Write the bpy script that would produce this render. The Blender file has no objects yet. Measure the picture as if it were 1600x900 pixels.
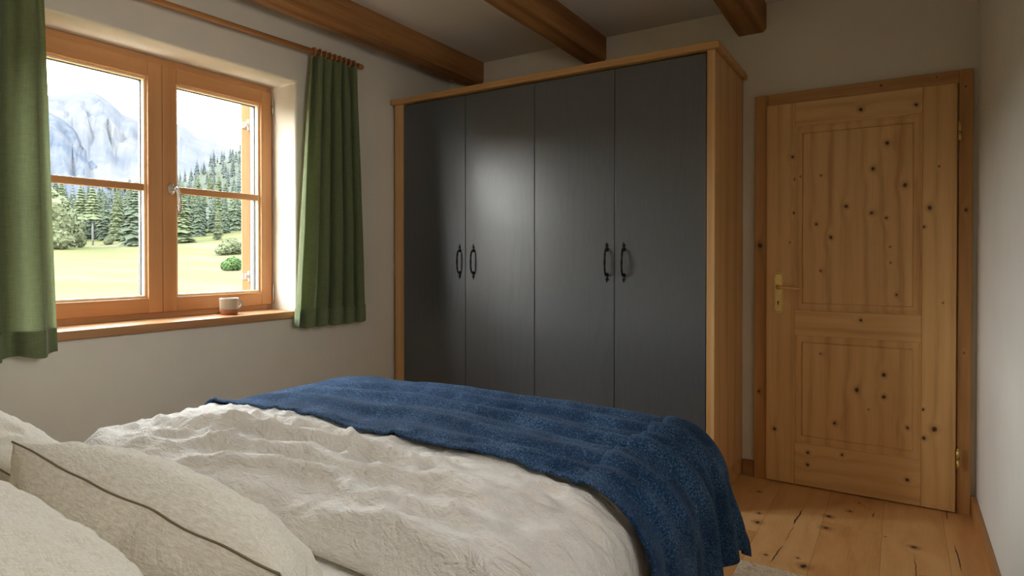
import bpy, bmesh, math, random
from mathutils import Vector, Matrix, noise
random.seed(7)
SC = bpy.context.scene
COL = SC.collection
PI = math.pi
R = math.radians

# ------------------------------------------------------------ camera
cam = bpy.data.cameras.new('camera'); camo = bpy.data.objects.new('camera', cam); COL.objects.link(camo)
camo.location = (0, 0, 1.1882)
camo.rotation_euler = (R(90 - 0.506), 0, R(32.2548))
cam.sensor_width = 36; cam.lens = 962.0 / 1600 * 36
cam.shift_y = -(450 - 412.04) / 1600
cam.clip_start = 0.02; cam.clip_end = 20000
SC.camera = camo

# ------------------------------------------------------------ sky, sun, exposure
SKY = 26.0
SUN = 24.0
world = bpy.data.worlds.new('sky'); SC.world = world; world.use_nodes = True
wn = world.node_tree.nodes; wl = world.node_tree.links
bgn = wn['Background']; bgn.inputs['Strength'].default_value = SKY
wtc = wn.new('ShaderNodeTexCoord'); wsep = wn.new('ShaderNodeSeparateXYZ'); wr = wn.new('ShaderNodeValToRGB')
wl.new(wtc.outputs['Generated'], wsep.inputs[0]); wl.new(wsep.outputs['Z'], wr.inputs[0]); wl.new(wr.outputs[0], bgn.inputs[0])
wr.color_ramp.elements[0].position = 0.0; wr.color_ramp.elements[0].color = (1.0, 0.985, 0.96, 1)
wr.color_ramp.elements[1].position = 0.9; wr.color_ramp.elements[1].color = (0.78, 0.88, 1.0, 1)
sun = bpy.data.lights.new('sun', 'SUN'); sun.energy = SUN; sun.angle = R(1.5); sun.color = (1.0, 0.94, 0.84)
suno = bpy.data.objects.new('sun', sun); COL.objects.link(suno)
suno.rotation_euler = Vector((0.03, -0.75, 0.66)).to_track_quat('Z', 'Y').to_euler()   # sun behind the house
suno.location = (0, 0, 30)
por = bpy.data.lights.new('window_portal', 'AREA'); por.shape = 'RECTANGLE'; por.size = 1.24; por.size_y = 1.2
por.cycles.is_portal = True
poro = bpy.data.objects.new('window_portal', por); COL.objects.link(poro)
poro.location = (-3.0, 1.6, 1.52); poro.rotation_euler = Vector((1, 0, 0)).to_track_quat('-Z', 'Y').to_euler()
por2 = por.copy(); por2.size = .54; por2.size_y = .70
poro2 = bpy.data.objects.new('fill_window_portal', por2); COL.objects.link(poro2)  # sky sampling through the added fill window
poro2.location = (.47, .63, 1.65); poro2.rotation_euler = Vector((-1, 0, 0)).to_track_quat('-Z', 'Y').to_euler()
SC.view_settings.view_transform = 'Standard'; SC.view_settings.look = 'None'
SC.view_settings.exposure = 0.16; SC.view_settings.gamma = 1.0
SC.view_settings.use_curve_mapping = False

# ------------------------------------------------------------ helpers
def tag(o, label=None, cat=None, group=None, kind=None):
    if label: o['label'] = label
    if cat: o['category'] = cat
    if group: o['group'] = group
    if kind: o['kind'] = kind
    return o

def empty(name, loc=(0, 0, 0), rz=0, parent=None):
    o = bpy.data.objects.new(name, None); COL.objects.link(o)
    o.location = loc; o.rotation_euler = (0, 0, rz); o.empty_display_size = 0.05
    if parent: o.parent = parent
    return o

class MB:
    """collects shapes into ONE mesh object"""
    def __init__(self): self.bm = bmesh.new()
    def box(self, x0, x1, y0, y1, z0, z1, mi=0, M=None):
        vs = [self.bm.verts.new(Vector(p)) for p in
              [(x0,y0,z0),(x1,y0,z0),(x1,y1,z0),(x0,y1,z0),(x0,y0,z1),(x1,y0,z1),(x1,y1,z1),(x0,y1,z1)]]
        if M:
            for v in vs: v.co = M @ v.co
        for f in [(0,3,2,1),(4,5,6,7),(0,1,5,4),(1,2,6,5),(2,3,7,6),(3,0,4,7)]:
            fc = self.bm.faces.new([vs[i] for i in f]); fc.material_index = mi
        return self
    def lathe(self, prof, n=24, M=None, mi=0, cap=True):
        rings = []
        for r, z in prof:
            ring = []
            for k in range(n):
                a = 2 * PI * k / n
                p = Vector((r * math.cos(a), r * math.sin(a), z))
                ring.append(self.bm.verts.new(M @ p if M else p))
            rings.append(ring)
        for a, b in zip(rings, rings[1:]):
            for k in range(n):
                f = self.bm.faces.new([a[k], a[(k+1) % n], b[(k+1) % n], b[k]]); f.material_index = mi; f.smooth = True
        if cap:
            f = self.bm.faces.new(rings[0][::-1]); f.material_index = mi
            f = self.bm.faces.new(rings[-1]); f.material_index = mi
        return self
    def tube(self, pts, r, n=10, mi=0, closed=False):
        pts = [Vector(p) for p in pts]
        rad = r if isinstance(r, (list, tuple)) else [r] * len(pts)
        rings = []; prev = None
        L = len(pts)
        for i, p in enumerate(pts):
            if closed: t = pts[(i+1) % L] - pts[i-1]
            else: t = (pts[min(i+1, L-1)] - pts[max(i-1, 0)])
            t.normalize()
            if prev is None:
                u = t.orthogonal().normalized()
            else:
                u = (prev - t * prev.dot(t)).normalized()
            prev = u; w = t.cross(u)
            rings.append([self.bm.verts.new(p + rad[i] * (math.cos(2*PI*k/n) * u + math.sin(2*PI*k/n) * w)) for k in range(n)])
        pairs = list(zip(rings, rings[1:])) + ([(rings[-1], rings[0])] if closed else [])
        for a, b in pairs:
            for k in range(n):
                f = self.bm.faces.new([a[k], a[(k+1) % n], b[(k+1) % n], b[k]]); f.smooth = True; f.material_index = mi
        if not closed:
            self.bm.faces.new(rings[0][::-1]).material_index = mi
            self.bm.faces.new(rings[-1]).material_index = mi
        return self
    def poly(self, pts, mi=0):
        f = self.bm.faces.new([self.bm.verts.new(Vector(p)) for p in pts]); f.material_index = mi
        return self
    def grid(self, fn, nu, nv, mi=0, smooth=True):
        vs = [[self.bm.verts.new(Vector(fn(i / nu, j / nv))) for j in range(nv + 1)] for i in range(nu + 1)]
        for i in range(nu):
            for j in range(nv):
                f = self.bm.faces.new([vs[i][j], vs[i+1][j], vs[i+1][j+1], vs[i][j+1]]); f.smooth = smooth; f.material_index = mi
        return vs
    def build(self, name, mats, parent=None, bevel=0, seg=2, solid=0, recalc=True):
        if recalc: bmesh.ops.recalc_face_normals(self.bm, faces=self.bm.faces)
        me = bpy.data.meshes.new(name); self.bm.to_mesh(me); self.bm.free()
        if not isinstance(mats, (list, tuple)): mats = [mats]
        for m in mats: me.materials.append(m)
        o = bpy.data.objects.new(name, me); COL.objects.link(o)
        if parent: o.parent = parent
        if solid:
            s = o.modifiers.new('solid', 'SOLIDIFY'); s.thickness = solid; s.offset = -1
        if bevel:
            b = o.modifiers.new('bevel', 'BEVEL'); b.width = bevel; b.segments = seg; b.limit_method = 'ANGLE'; b.angle_limit = R(40)
        return o

# ------------------------------------------------------------ materials
class N:
    """tiny node DSL"""
    def __init__(self, name):
        self.m = bpy.data.materials.new(name); self.m.use_nodes = True
        self.t = self.m.node_tree; self.n = self.t.nodes; self.l = self.t.links
        self.p = self.n['Principled BSDF']
        self.tc = self.n.new('ShaderNodeTexCoord')
    def link(self, a, b):
        if isinstance(a, (int, float)): b.default_value = a
        elif isinstance(a, (tuple, list)):
            b.default_value = tuple(a) if len(b.default_value) == len(a) else tuple(a) + (1,)
        else: self.l.new(a, b)
    def math(self, op, a, b=0.0, c=None, clamp=False):
        x = self.n.new('ShaderNodeMath'); x.operation = op; x.use_clamp = clamp
        self.link(a, x.inputs[0]); self.link(b, x.inputs[1])
        if c is not None: self.link(c, x.inputs[2])
        return x.outputs[0]
    def vmath(self, op, a, b=(0, 0, 0)):
        x = self.n.new('ShaderNodeVectorMath'); x.operation = op
        self.link(a, x.inputs[0])
        if op == 'SCALE': self.link(b, x.inputs['Scale'])
        else: self.link(b, x.inputs[1])
        return x.outputs['Value'] if op in ('DISTANCE', 'LENGTH', 'DOT_PRODUCT') else x.outputs['Vector']
    def map(self, v, scale=(1, 1, 1), loc=(0, 0, 0), rot=(0, 0, 0)):
        x = self.n.new('ShaderNodeMapping'); self.link(v, x.inputs['Vector'])
        x.inputs['Scale'].default_value = scale; x.inputs['Location'].default_value = loc; x.inputs['Rotation'].default_value = rot
        return x.outputs[0]
    def noise(self, v, scale, detail=3, rough=0.55, dist=0.0, out='Fac'):
        x = self.n.new('ShaderNodeTexNoise'); self.link(v, x.inputs['Vector'])
        x.inputs['Scale'].default_value = scale; x.inputs['Detail'].default_value = detail
        x.inputs['Roughness'].default_value = rough; x.inputs['Distortion'].default_value = dist
        return x.outputs[out]
    def vor(self, v, scale, out='Distance', feature='F1', rnd=1.0):
        x = self.n.new('ShaderNodeTexVoronoi'); x.feature = feature; self.link(v, x.inputs['Vector'])
        x.inputs['Scale'].default_value = scale; x.inputs['Randomness'].default_value = rnd
        return x.outputs[out]
    def ramp(self, f, stops, interp='LINEAR'):
        x = self.n.new('ShaderNodeValToRGB'); self.link(f, x.inputs[0]); e = x.color_ramp.elements
        x.color_ramp.interpolation = interp
        while len(e) < len(stops): e.new(0.5)
        for i, (p, c) in enumerate(stops):
            e[i].position = p; e[i].color = tuple(c) + ((1,) if len(c) == 3 else ())
        return x.outputs[0]
    def mr(self, v, a, b, c=0.0, d=1.0, smooth=False):
        x = self.n.new('ShaderNodeMapRange'); self.link(v, x.inputs['Value'])
        if smooth: x.interpolation_type = 'SMOOTHSTEP'
        for k, q in zip(('From Min', 'From Max', 'To Min', 'To Max'), (a, b, c, d)): x.inputs[k].default_value = q
        return x.outputs['Result']
    def mix(self, f, a, b, mode='MIX'):
        x = self.n.new('ShaderNodeMix'); x.data_type = 'RGBA'; x.blend_type = mode; x.clamp_factor = True
        self.link(f, x.inputs[0]); self.link(a, x.inputs[6]); self.link(b, x.inputs[7])
        return x.outputs[2]
    def sep(self, v):
        x = self.n.new('ShaderNodeSeparateXYZ'); self.link(v, x.inputs[0]); return x.outputs
    def comb(self, a, b, c):
        x = self.n.new('ShaderNodeCombineXYZ')
        for i, q in enumerate((a, b, c)): self.link(q, x.inputs[i])
        return x.outputs[0]
    def white(self, v, out='Value'):
        x = self.n.new('ShaderNodeTexWhiteNoise'); x.noise_dimensions = '3D'; self.link(v, x.inputs['Vector']); return x.outputs[out]
    def bump(self, h, strength=0.3, dist=0.01, normal=None):
        x = self.n.new('ShaderNodeBump'); x.inputs['Strength'].default_value = strength; x.inputs['Distance'].default_value = dist
        self.link(h, x.inputs['Height'])
        if normal is not None: self.l.new(normal, x.inputs['Normal'])
        return x.outputs[0]
    def out(self, color=None, rough=None, normal=None, spec=None, metal=None, sheen=None, coat=None):
        if color is not None: self.link(color, self.p.inputs['Base Color'])
        if rough is not None: self.link(rough, self.p.inputs['Roughness'])
        if normal is not None: self.l.new(normal, self.p.inputs['Normal'])
        if spec is not None: self.link(spec, self.p.inputs['Specular IOR Level'])
        if metal is not None: self.link(metal, self.p.inputs['Metallic'])
        if sheen is not None: self.link(sheen, self.p.inputs['Sheen Weight'])
        if coat is not None: self.link(coat, self.p.inputs['Coat Weight'])
        return self.m

def srgb(r, g, b):
    f = lambda c: ((c/255 + 0.055) / 1.055) ** 2.4 if c/255 > 0.04045 else c/255/12.92
    return (f(r), f(g), f(b))

def wood(name, axis='Z', light=(200,150,92), mid=(184,132,74), dark=(150,98,50), ring=9.0, knots=None, knot_scale=None,
         rough=0.45, seed=0.0, warp=0.07, bumps=0.12, knotcol=(84,44,22), planks=None, contrast=1.0, crack=False, knot_r=0.012):
    """procedural timber; axis = grain direction in object space; knots = [(a, b)] in the plane or voronoi density"""
    ds_ = lambda c: tuple(x * .88 + .12 * (sum(c) / 3) for x in c)
    light, mid, dark = ds_(light), ds_(mid), ds_(dark)
    q = N(name)
    o = q.tc.outputs['Object']
    s = q.sep(o)
    X, Y, Z = s[0], s[1], s[2]
    if axis == 'Z': g, c1, c2 = Z, X, Y
    elif axis == 'X': g, c1, c2 = X, Z, Y
    else: g, c1, c2 = Y, X, Z
    pid = None
    if planks:
        c = q.math('ADD', c1, q.math('MULTIPLY', c2, 0.7))
        pid = q.math('FLOOR', q.math('DIVIDE', c, planks))
        rnd = q.white(q.comb(pid, seed, 3.1))
        g = q.math('ADD', g, q.math('MULTIPLY', rnd, 7.0))
    cc = q.math('ADD', c1, q.math('MULTIPLY', c2, 0.6))
    if pid is not None: cc = q.math('ADD', cc, q.math('MULTIPLY', rnd, 3.0))
    v = q.comb(cc, q.math('MULTIPLY', c2, 0.5), g)
    v = q.vmath('ADD', v, (seed, seed * 1.7, seed * 0.3))
    stretch = q.map(v, scale=(1, 1, 0.16))
    low = q.noise(stretch, 4.0, 2, 0.5)
    d = None
    if knots:
        pc = q.comb(c1 if axis != 'X' else X, 0.0, g if axis == 'Z' else (Z if axis == 'X' else Y))
        jit = q.noise(o, 30, 2, 0.5, out='Color')
        pc = q.vmath('ADD', pc, q.vmath('SCALE', q.vmath('SUBTRACT', jit, (0.5, 0.5, 0.5)), 0.010))
        pc = q.vmath('MULTIPLY', pc, (1, 0, 0.9 if axis == 'Z' else 1))
        for (kx, kz, kr) in knots:
            dd = q.math('DIVIDE', q.vmath('DISTANCE', pc, (kx, 0, kz * (0.9 if axis == 'Z' else 1))), kr)
            d = dd if d is None else q.math('SMOOTH_MIN', d, dd, 0.006)
    elif knot_scale:
        kv = q.map(v, scale=(1, 1, 0.6))
        cell = q.vor(kv, knot_scale, out='Color')
        dist = q.vor(kv, knot_scale)
        dist = q.math('DIVIDE', dist, knot_scale)
        big = q.sep(cell)[0]
        d = q.math('DIVIDE', dist, q.mr(big, 0.45, 1.0, 0.12, 1.6))
    ph = q.math('MULTIPLY', q.math('ADD', cc, q.math('MULTIPLY', low, warp)), ring * 2 * PI)
    if d is not None:
        bend = q.math('POWER', 2.718, q.math('MULTIPLY', d, -1 / (knot_r * 2.6)))
        ph = q.math('ADD', ph, q.math('MULTIPLY', bend, 4.0))
    rings = q.math('MULTIPLY_ADD', q.math('SINE', ph), 0.5, 0.5)
    rings = q.math('POWER', rings, 2.2)
    fib = q.noise(q.map(v, scale=(1, 1, 0.025)), 260, 3, 0.6)
    mid_n = q.noise(q.map(v, scale=(1, 1, 0.06)), 26, 3, 0.6)
    f = q.math('ADD', q.math('MULTIPLY', rings, 0.34 * contrast), q.math('ADD', q.math('MULTIPLY', q.math('SUBTRACT', fib, 0.5), 0.5 * contrast), q.math('MULTIPLY', q.math('SUBTRACT', mid_n, 0.32), 1.1 * contrast)))
    if pid is not None:
        f = q.math('ADD', f, q.math('MULTIPLY', q.math('SUBTRACT', q.white(q.comb(pid, seed, 9.7)), 0.5), 0.55))
    col = q.ramp(f, [(0.0, srgb(*light)), (0.45, srgb(*mid)), (1.0, srgb(*dark))])
    h = q.math('SUBTRACT', 0.5, q.math('MULTIPLY', fib, 0.5))
    if d is not None:
        halo = q.mr(d, knot_r * 0.7, knot_r * 2.4, 0.4, 0.0, True)
        col = q.mix(halo, col, srgb(*[c * 0.82 for c in dark]))
        k = q.mr(d, knot_r * 0.45, knot_r * 0.95, .95, 0.0, True)
        col = q.mix(k, col, srgb(*knotcol))
        k2 = q.mr(d, 0.0, knot_r * 0.5, 0.6, 0.0, True)
        col = q.mix(k2, col, srgb(34, 16, 8))
    if crack:
        cn = q.noise(q.map(v, scale=(1, 1, 0.09)), 9, 2, 0.5)
        ln = q.math('ABSOLUTE', q.math('SUBTRACT', cn, 0.5))
        gate = q.mr(q.noise(q.map(v, scale=(1, 1, 0.4)), 5, 1), 0.54, 0.60, 0, 1)
        ck = q.math('MULTIPLY', q.mr(ln, 0.0, 0.006, 1.0, 0.0), gate)
        col = q.mix(q.math('MULTIPLY', ck, 0.85), col, srgb(50, 26, 12))
        h = q.math('SUBTRACT', h, q.math('MULTIPLY', ck, 2.0))
    if planks:
        fr = q.math('FRACT', q.math('DIVIDE', c, planks))
        e = q.math('MINIMUM', fr, q.math('SUBTRACT', 1.0, fr))
        j = q.mr(e, 0.0, 0.0012 / planks, 1.0, 0.0)
        col = q.mix(q.math('MULTIPLY', j, 0.35), col, srgb(90, 52, 24))
    return q.out(col, rough, q.bump(h, bumps, 0.004), spec=0.4)

M = {}
# door panels & frames with the knots where the door has them
KN_P = [(-0.17,1.896,1),(-0.058,1.749,1),(-0.117,1.628,.95),(0.016,1.541,1.05),(-0.233,1.448,1),(-0.122,1.411,.95),(-0.059,1.384,.7),(-0.366,1.365,.75),
        (-0.301,1.294,.9),(-0.345,1.124,.5),(-0.347,1.613,.45),(-0.445,1.614,.4),(-0.043,1.243,.4),(-0.04,1.168,.4),(-0.015,1.01,.5)]
KN_Q = [(-0.067,0.619,1.1),(-0.066,0.509,.95),(-0.181,0.531,1),(-0.28,0.35,.8),(0.032,0.373,.8),(-0.345,0.70,.35),(-0.13,.44,.35)]
KN_S = [(0.114,1.426,1.05),(-0.48,1.717,.8),(-0.467,1.599,.5),(-0.472,1.425,.6),(0.094,1.337,.6),(0.094,0.47,.6),(0.098,0.335,.9),(0.139,0.382,1.25),(-0.562,0.282,.9),(-0.49,1.27,.4),(.15,1.62,.4),(.17,.98,.35)]
KN_R = [(-0.17,1.925,1.05),(0.061,1.917,.9),(-0.166,0.88,.8),(-0.401,0.182,.9),(-0.245,0.195,.75),(-0.403,0.118,.9),(0.033,0.122,.9)]
KN_F = [(-0.640,1.256,1.3),(0.255,1.411,.8),(-0.645,.47,.7),(0.25,.75,.4),(.25,1.98,.4)]
PINE = dict(light=(238,188,118), mid=(228,174,104), dark=(196,138,76))
M['pine_panel_a'] = wood('pine_panel_upper', 'Z', knots=KN_P, ring=13, warp=.12, contrast=1.15, **PINE)
M['pine_panel_b'] = wood('pine_panel_lower', 'Z', knots=KN_Q, ring=12, seed=3.3, warp=.12, contrast=1.15, **PINE)
M['pine_v'] = wood('pine_stile', 'Z', knots=KN_S, ring=16, seed=1.3, warp=.03, **PINE)
M['pine_h'] = wood('pine_rail', 'X', knots=KN_R, ring=14, seed=2.1, warp=.04, **PINE)
M['pine_frame'] = wood('pine_door_frame', 'Z', knots=KN_F, ring=14, seed=5.0, warp=.03, light=(208,152,86), mid=(194,136,72), dark=(166,110,54))
M['pine_frame_h'] = wood('pine_door_frame_head', 'X', knots=[(-.084,2.035,.6),(.14,2.04,.35)], ring=14, seed=5.0, warp=.03, light=(208,152,86), mid=(194,136,72), dark=(166,110,54))
M['oak_v'] = wood('oak_upright', 'Z', ring=10, seed=7.0, light=(214,165,104), mid=(200,148,86), dark=(170,115,60), knot_scale=2.2, planks=0.145, knot_r=.006)
M['oak_edge'] = wood('oak_edge', 'Z', ring=10, seed=9.0, warp=.02, light=(214,165,104), mid=(202,150,88), dark=(176,122,66))
M['oak_h'] = wood('oak_cornice', 'X', ring=12, seed=8.0, warp=.03, light=(212,160,98), mid=(198,145,82), dark=(172,118,62))
M['beam'] = wood('old_spruce_beam', 'Y', ring=11, seed=11.0, warp=.1, light=(176,122,64), mid=(156,102,48), dark=(122,76,34), knot_scale=2.6, rough=0.7, bumps=0.5, crack=True, contrast=1.25)
M['win_v'] = wood('larch_upright', 'Z', ring=12, seed=13, warp=.02, light=(212,150,92), mid=(200,134,76), dark=(178,110,56), contrast=.7)
M['win_h'] = wood('larch_cross', 'Y', ring=12, seed=14, warp=.02, light=(212,150,92), mid=(200,134,76), dark=(178,110,56), contrast=.7)
M['sill'] = wood('larch_sill', 'Y', ring=9, seed=15, warp=.05, light=(206,150,98), mid=(188,128,76), dark=(150,92,48), knot_scale=1.6, rough=.35)
M['rod'] = wood('turned_beech', 'Y', ring=20, seed=16, light=(190,126,66), mid=(172,106,50), dark=(146,84,36), contrast=.6)
M['bed_wood'] = wood('bed_oak', 'Z', ring=9, seed=17, light=(204,146,86), mid=(190,130,72), dark=(160,100,50))
M['bed_rail'] = wood('bed_oak_rail', 'Y', ring=9, seed=18, light=(204,146,86), mid=(190,130,72), dark=(160,100,50))
M['base'] = wood('baseboard_wood', 'Y', ring=9, seed=19, light=(196,138,78), mid=(180,120,62), dark=(150,94,44))
M['base_x'] = wood('baseboard_wood_cross', 'X', ring=9, seed=19, light=(180,126,70), mid=(160,106,54), dark=(130,82,38))
M['shutter'] = wood('shutter_larch', 'Z', ring=9, seed=20, light=(122,86,52), mid=(112,76,44), dark=(92,58,32), contrast=.6)

FKN = [(-0.538,2.925,1.1),(-0.552,3.032,.6),(-0.31,2.6,1.3),(-0.274,3.165,1.1),(-0.274,3.022,1.1),(0.052,3.015,1.1),(-0.195,3.282,.8),(-0.163,3.419,.5),(-0.604,3.315,.8),(-0.34,2.659,.5),(-0.05,3.067,.4),(.08,2.75,.6),(-.45,2.62,.6),(.22,2.3,1.0),(-.1,1.9,1.0),(-1.2,2.5,1.2),(-2.1,2.45,1.0),(-1.7,2.75,.8)]
FCR = [(-0.425,2.556,-0.408,2.75,.0032),(-0.398,2.98,-0.388,3.2,.0042),(0.187,3.6,0.187,3.40,.003),(0.196,3.14,0.202,2.86,.003),(-.405,2.78,-.395,2.98,.0015),(-.095,3.33,-.105,3.26,.003),(.05,2.95,.06,2.6,.002)]
def floor_mat():
    q = N('oak_plank_floor'); s = q.sep(q.tc.outputs['Object']); X, Y = s[0], s[1]
    W = 0.23
    xs = q.math('DIVIDE', q.math('ADD', X, 0.522), W)
    pid = q.math('FLOOR', xs); fx = q.math('FRACT', xs)
    r1 = q.white(q.comb(pid, 2.3, 7.1))
    ys = q.math('DIVIDE', q.math('ADD', Y, q.math('MULTIPLY', r1, 5.0)), 1.45)
    rid = q.math('FLOOR', ys); fy = q.math('FRACT', ys)
    idv = q.comb(pid, rid, 1.0)
    r2 = q.white(idv); r3 = q.white(q.vmath('ADD', idv, (4.2, 1.1, 0)))
    v = q.comb(q.math('ADD', X, q.math('MULTIPLY', r2, 9)), q.math('ADD', Y, q.math('MULTIPLY', r3, 7)), 0.0)
    st = q.map(v, scale=(1, 0.22, 1))
    low = q.noise(st, 5, 2)
    P0 = q.comb(X, Y, 0.0)
    P0 = q.vmath('ADD', P0, q.vmath('MULTIPLY', q.vmath('SUBTRACT', q.noise(P0, 35, 2, 0.5, out='Color'), (.5, .5, .5)), (.022, .022, 0)))
    kd = None
    for (kx, ky, kr) in FKN:
        t_ = q.math('DIVIDE', q.vmath('DISTANCE', P0, (kx, ky, 0)), kr)
        kd = t_ if kd is None else q.math('MINIMUM', kd, t_)
    bend = q.math('POWER', 2.718, q.math('MULTIPLY', kd, -22))
    ph = q.math('ADD', q.math('MULTIPLY', q.math('ADD', v_x(q, v), q.math('MULTIPLY', low, 0.22)), 60), q.math('MULTIPLY', bend, 9))
    rings = q.math('POWER', q.math('MULTIPLY_ADD', q.math('SINE', ph), 0.5, 0.5), 2.0)
    fib = q.noise(q.map(v, scale=(1, 0.03, 1)), 220, 3, 0.6)
    blot = q.noise(q.map(v, scale=(1, 0.4, 1)), 7, 4, 0.6)
    f = q.math('ADD', q.math('MULTIPLY', rings, 0.16), q.math('ADD', q.math('MULTIPLY', q.math('SUBTRACT', fib, 0.5), 0.45), q.math('MULTIPLY', q.math('SUBTRACT', blot, 0.25), 0.9)))
    f = q.math('ADD', f, q.math('MULTIPLY', q.math('SUBTRACT', r2, 0.5), 0.42))
    col = q.ramp(f, [(0.0, srgb(224,176,118)), (0.45, srgb(206,152,94)), (1.0, srgb(164,108,58))])
    col = q.mix(q.mr(kd, 0.01, 0.035, 0.5, 0.0, True), col, srgb(122, 72, 34))
    col = q.mix(q.mr(kd, 0.006, 0.0125, 0.95, 0.0, True), col, srgb(34, 20, 14))
    ck = None
    wob = q.math('MULTIPLY', q.math('SUBTRACT', q.noise(P0, 14, 3), .5), .018)
    for (x0, y0, x1, y1, w) in FCR:
        L_ = math.hypot(x1 - x0, y1 - y0); ux, uy = (x1 - x0) / L_, (y1 - y0) / L_
        rel = q.vmath('SUBTRACT', q.comb(q.math('ADD', X, wob), Y, 0.0), (x0, y0, 0))
        al = q.vmath('DOT_PRODUCT', rel, (ux, uy, 0)); ac = q.math('ABSOLUTE', q.vmath('DOT_PRODUCT', rel, (-uy, ux, 0)))
        inside = q.math('MULTIPLY', q.mr(al, 0, L_ * .25), q.mr(al, L_ * .75, L_, 1, 0))
        c_ = q.mr(q.math('DIVIDE', ac, q.math('ADD', q.math('MULTIPLY', inside, w), .00001)), .6, 1.0, 1, 0)
        ck = c_ if ck is None else q.math('MAXIMUM', ck, c_)
    col = q.mix(q.math('MULTIPLY', ck, 0.9), col, srgb(40, 24, 16))
    ex = q.math('MULTIPLY', q.math('MINIMUM', fx, q.math('SUBTRACT', 1.0, fx)), W)
    ey = q.math('MULTIPLY', q.math('MINIMUM', fy, q.math('SUBTRACT', 1.0, fy)), 1.45)
    e = q.math('MINIMUM', ex, ey)
    j = q.mr(e, 0.0003, 0.0014, 1.0, 0.0)
    col = q.mix(q.math('MULTIPLY', j, 0.55), col, srgb(80, 46, 22))
    h = q.math('SUBTRACT', q.math('MULTIPLY', fib, -0.3), q.math('ADD', q.math('MULTIPLY', j, 1.0), q.math('MULTIPLY', ck, 1.2)))
    return q.out(col, q.mr(fib, 0, 1, 0.34, 0.5), q.bump(h, 0.25, 0.004), spec=0.45)
def v_x(q, v): return q.sep(v)[0]
M['floor'] = floor_mat()

def plaster(name, col, scale=1.0, b=0.25):
    q = N(name); o = q.tc.outputs['Object']
    n1 = q.noise(o, 3.0, 4, 0.6); n2 = q.noise(o, 22, 5, 0.65); n3 = q.noise(o, 160, 2, 0.5)
    st = q.noise(q.map(o, scale=(1, 1, 0.25)), 9, 3, 0.6)
    c = q.mix(q.mr(n1, 0.3, 0.7, 0, 1), col, tuple(x * 0.93 for x in col))
    h = q.math('ADD', q.math('MULTIPLY', n2, 1.0), q.math('ADD', q.math('MULTIPLY', n3, 0.12), q.math('MULTIPLY', st, 0.8)))
    return q.out(c, 0.9, q.bump(h, b, 0.006), spec=0.2)
M['wall'] = plaster('lime_plaster', (0.78, 0.71, 0.58))
M['wall_r'] = plaster('brushed_lime_plaster', (0.76, 0.73, 0.66), b=0.4)
M['ceil'] = plaster('ceiling_plaster', (0.72, 0.655, 0.56))
M['exterior'] = plaster('exterior_render', (0.72, 0.70, 0.66))

def slate_door():
    q = N('slate_painted_door'); o = q.tc.outputs['Object']
    v = q.map(o, scale=(1, 1, 0.07))
    ph = q.math('MULTIPLY', q.math('ADD', q.sep(o)[0], q.math('MULTIPLY', q.noise(q.map(o, scale=(1, 1, .22)), 5, 2), 0.25)), 130)
    ring = q.math('POWER', q.math('MULTIPLY_ADD', q.math('SINE', ph), 0.5, 0.5), 3)
    gate = q.mr(q.noise(q.map(o, scale=(1, 1, .3)), 4, 2), 0.45, 0.65, 0, 1)
    ring = q.math('MULTIPLY', ring, gate)
    fib = q.noise(v, 180, 4, 0.65)
    c = q.mix(q.mr(fib, 0.3, 0.75, 0, 1), srgb(80, 83, 84), srgb(70, 72, 74))
    c = q.mix(q.math('MULTIPLY', ring, 0.25), c, srgb(54, 55, 56))
    h = q.math('SUBTRACT', q.math('MULTIPLY', fib, -0.6), q.math('MULTIPLY', ring, 0.5))
    q.p.inputs['IOR'].default_value = 1.75
    return q.out(c, q.mr(fib, 0.2, 0.8, 0.27, 0.38), q.bump(h, 0.05, 0.001), spec=0.5)
M['slate'] = slate_door()

def plain(name, col, rough=0.5, metal=0.0, nscale=40, var=0.12, b=0.0, spec=0.5):
    q = N(name); o = q.tc.outputs['Object']; n = q.noise(o, nscale, 4, 0.6)
    c = q.mix(n, tuple(x * (1 - var) for x in col), tuple(min(1, x * (1 + var)) for x in col))
    return q.out(c, q.mr(n, 0.2, 0.8, max(0.02, rough - 0.06), rough + 0.06), q.bump(n, b, 0.002) if b else None, spec=spec, metal=metal)
M['iron'] = plain('black_wrought_iron', srgb(38, 38, 40), 0.45, 0.85, 90, 0.3, 0.4)
M['brass'] = plain('antique_brass', srgb(236, 206, 134), 0.38, 1.0, 50, 0.25, 0.1)
M['brass_dark'] = plain('keyhole_dark', srgb(18, 12, 8), 0.7)
M['steel'] = plain('satin_steel', srgb(196, 190, 182), 0.3, 1.0, 50, 0.1)
M['grey_seal'] = plain('grey_gasket', srgb(44, 46, 52), 0.6, 0.0)
M['bead'] = plain('pale_glazing_bead', srgb(236, 206, 160), 0.5)
M['dark'] = plain('shadow_gap_board', srgb(60, 46, 34), 0.8)
M['clay'] = plain('bare_terracotta', srgb(164, 104, 66), 0.8, 0, 60, 0.12, 0.2)
M['coffee'] = plain('glazed_mug_inside', srgb(170, 158, 138), 0.3)
def glaze():
    q = N('speckled_glaze'); o = q.tc.outputs['Object']
    sp = q.mr(q.vor(o, 190), 0.0, 0.3, 1, 0); g = q.mr(q.noise(o, 60, 2), 0.5, 0.62, 0, 1)
    c = q.mix(q.math('MULTIPLY', q.math('MULTIPLY', sp, g), 0.8), srgb(178, 166, 146), srgb(96, 76, 58))
    return q.out(c, 0.32, spec=0.5)
M['glaze'] = glaze()

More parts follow.
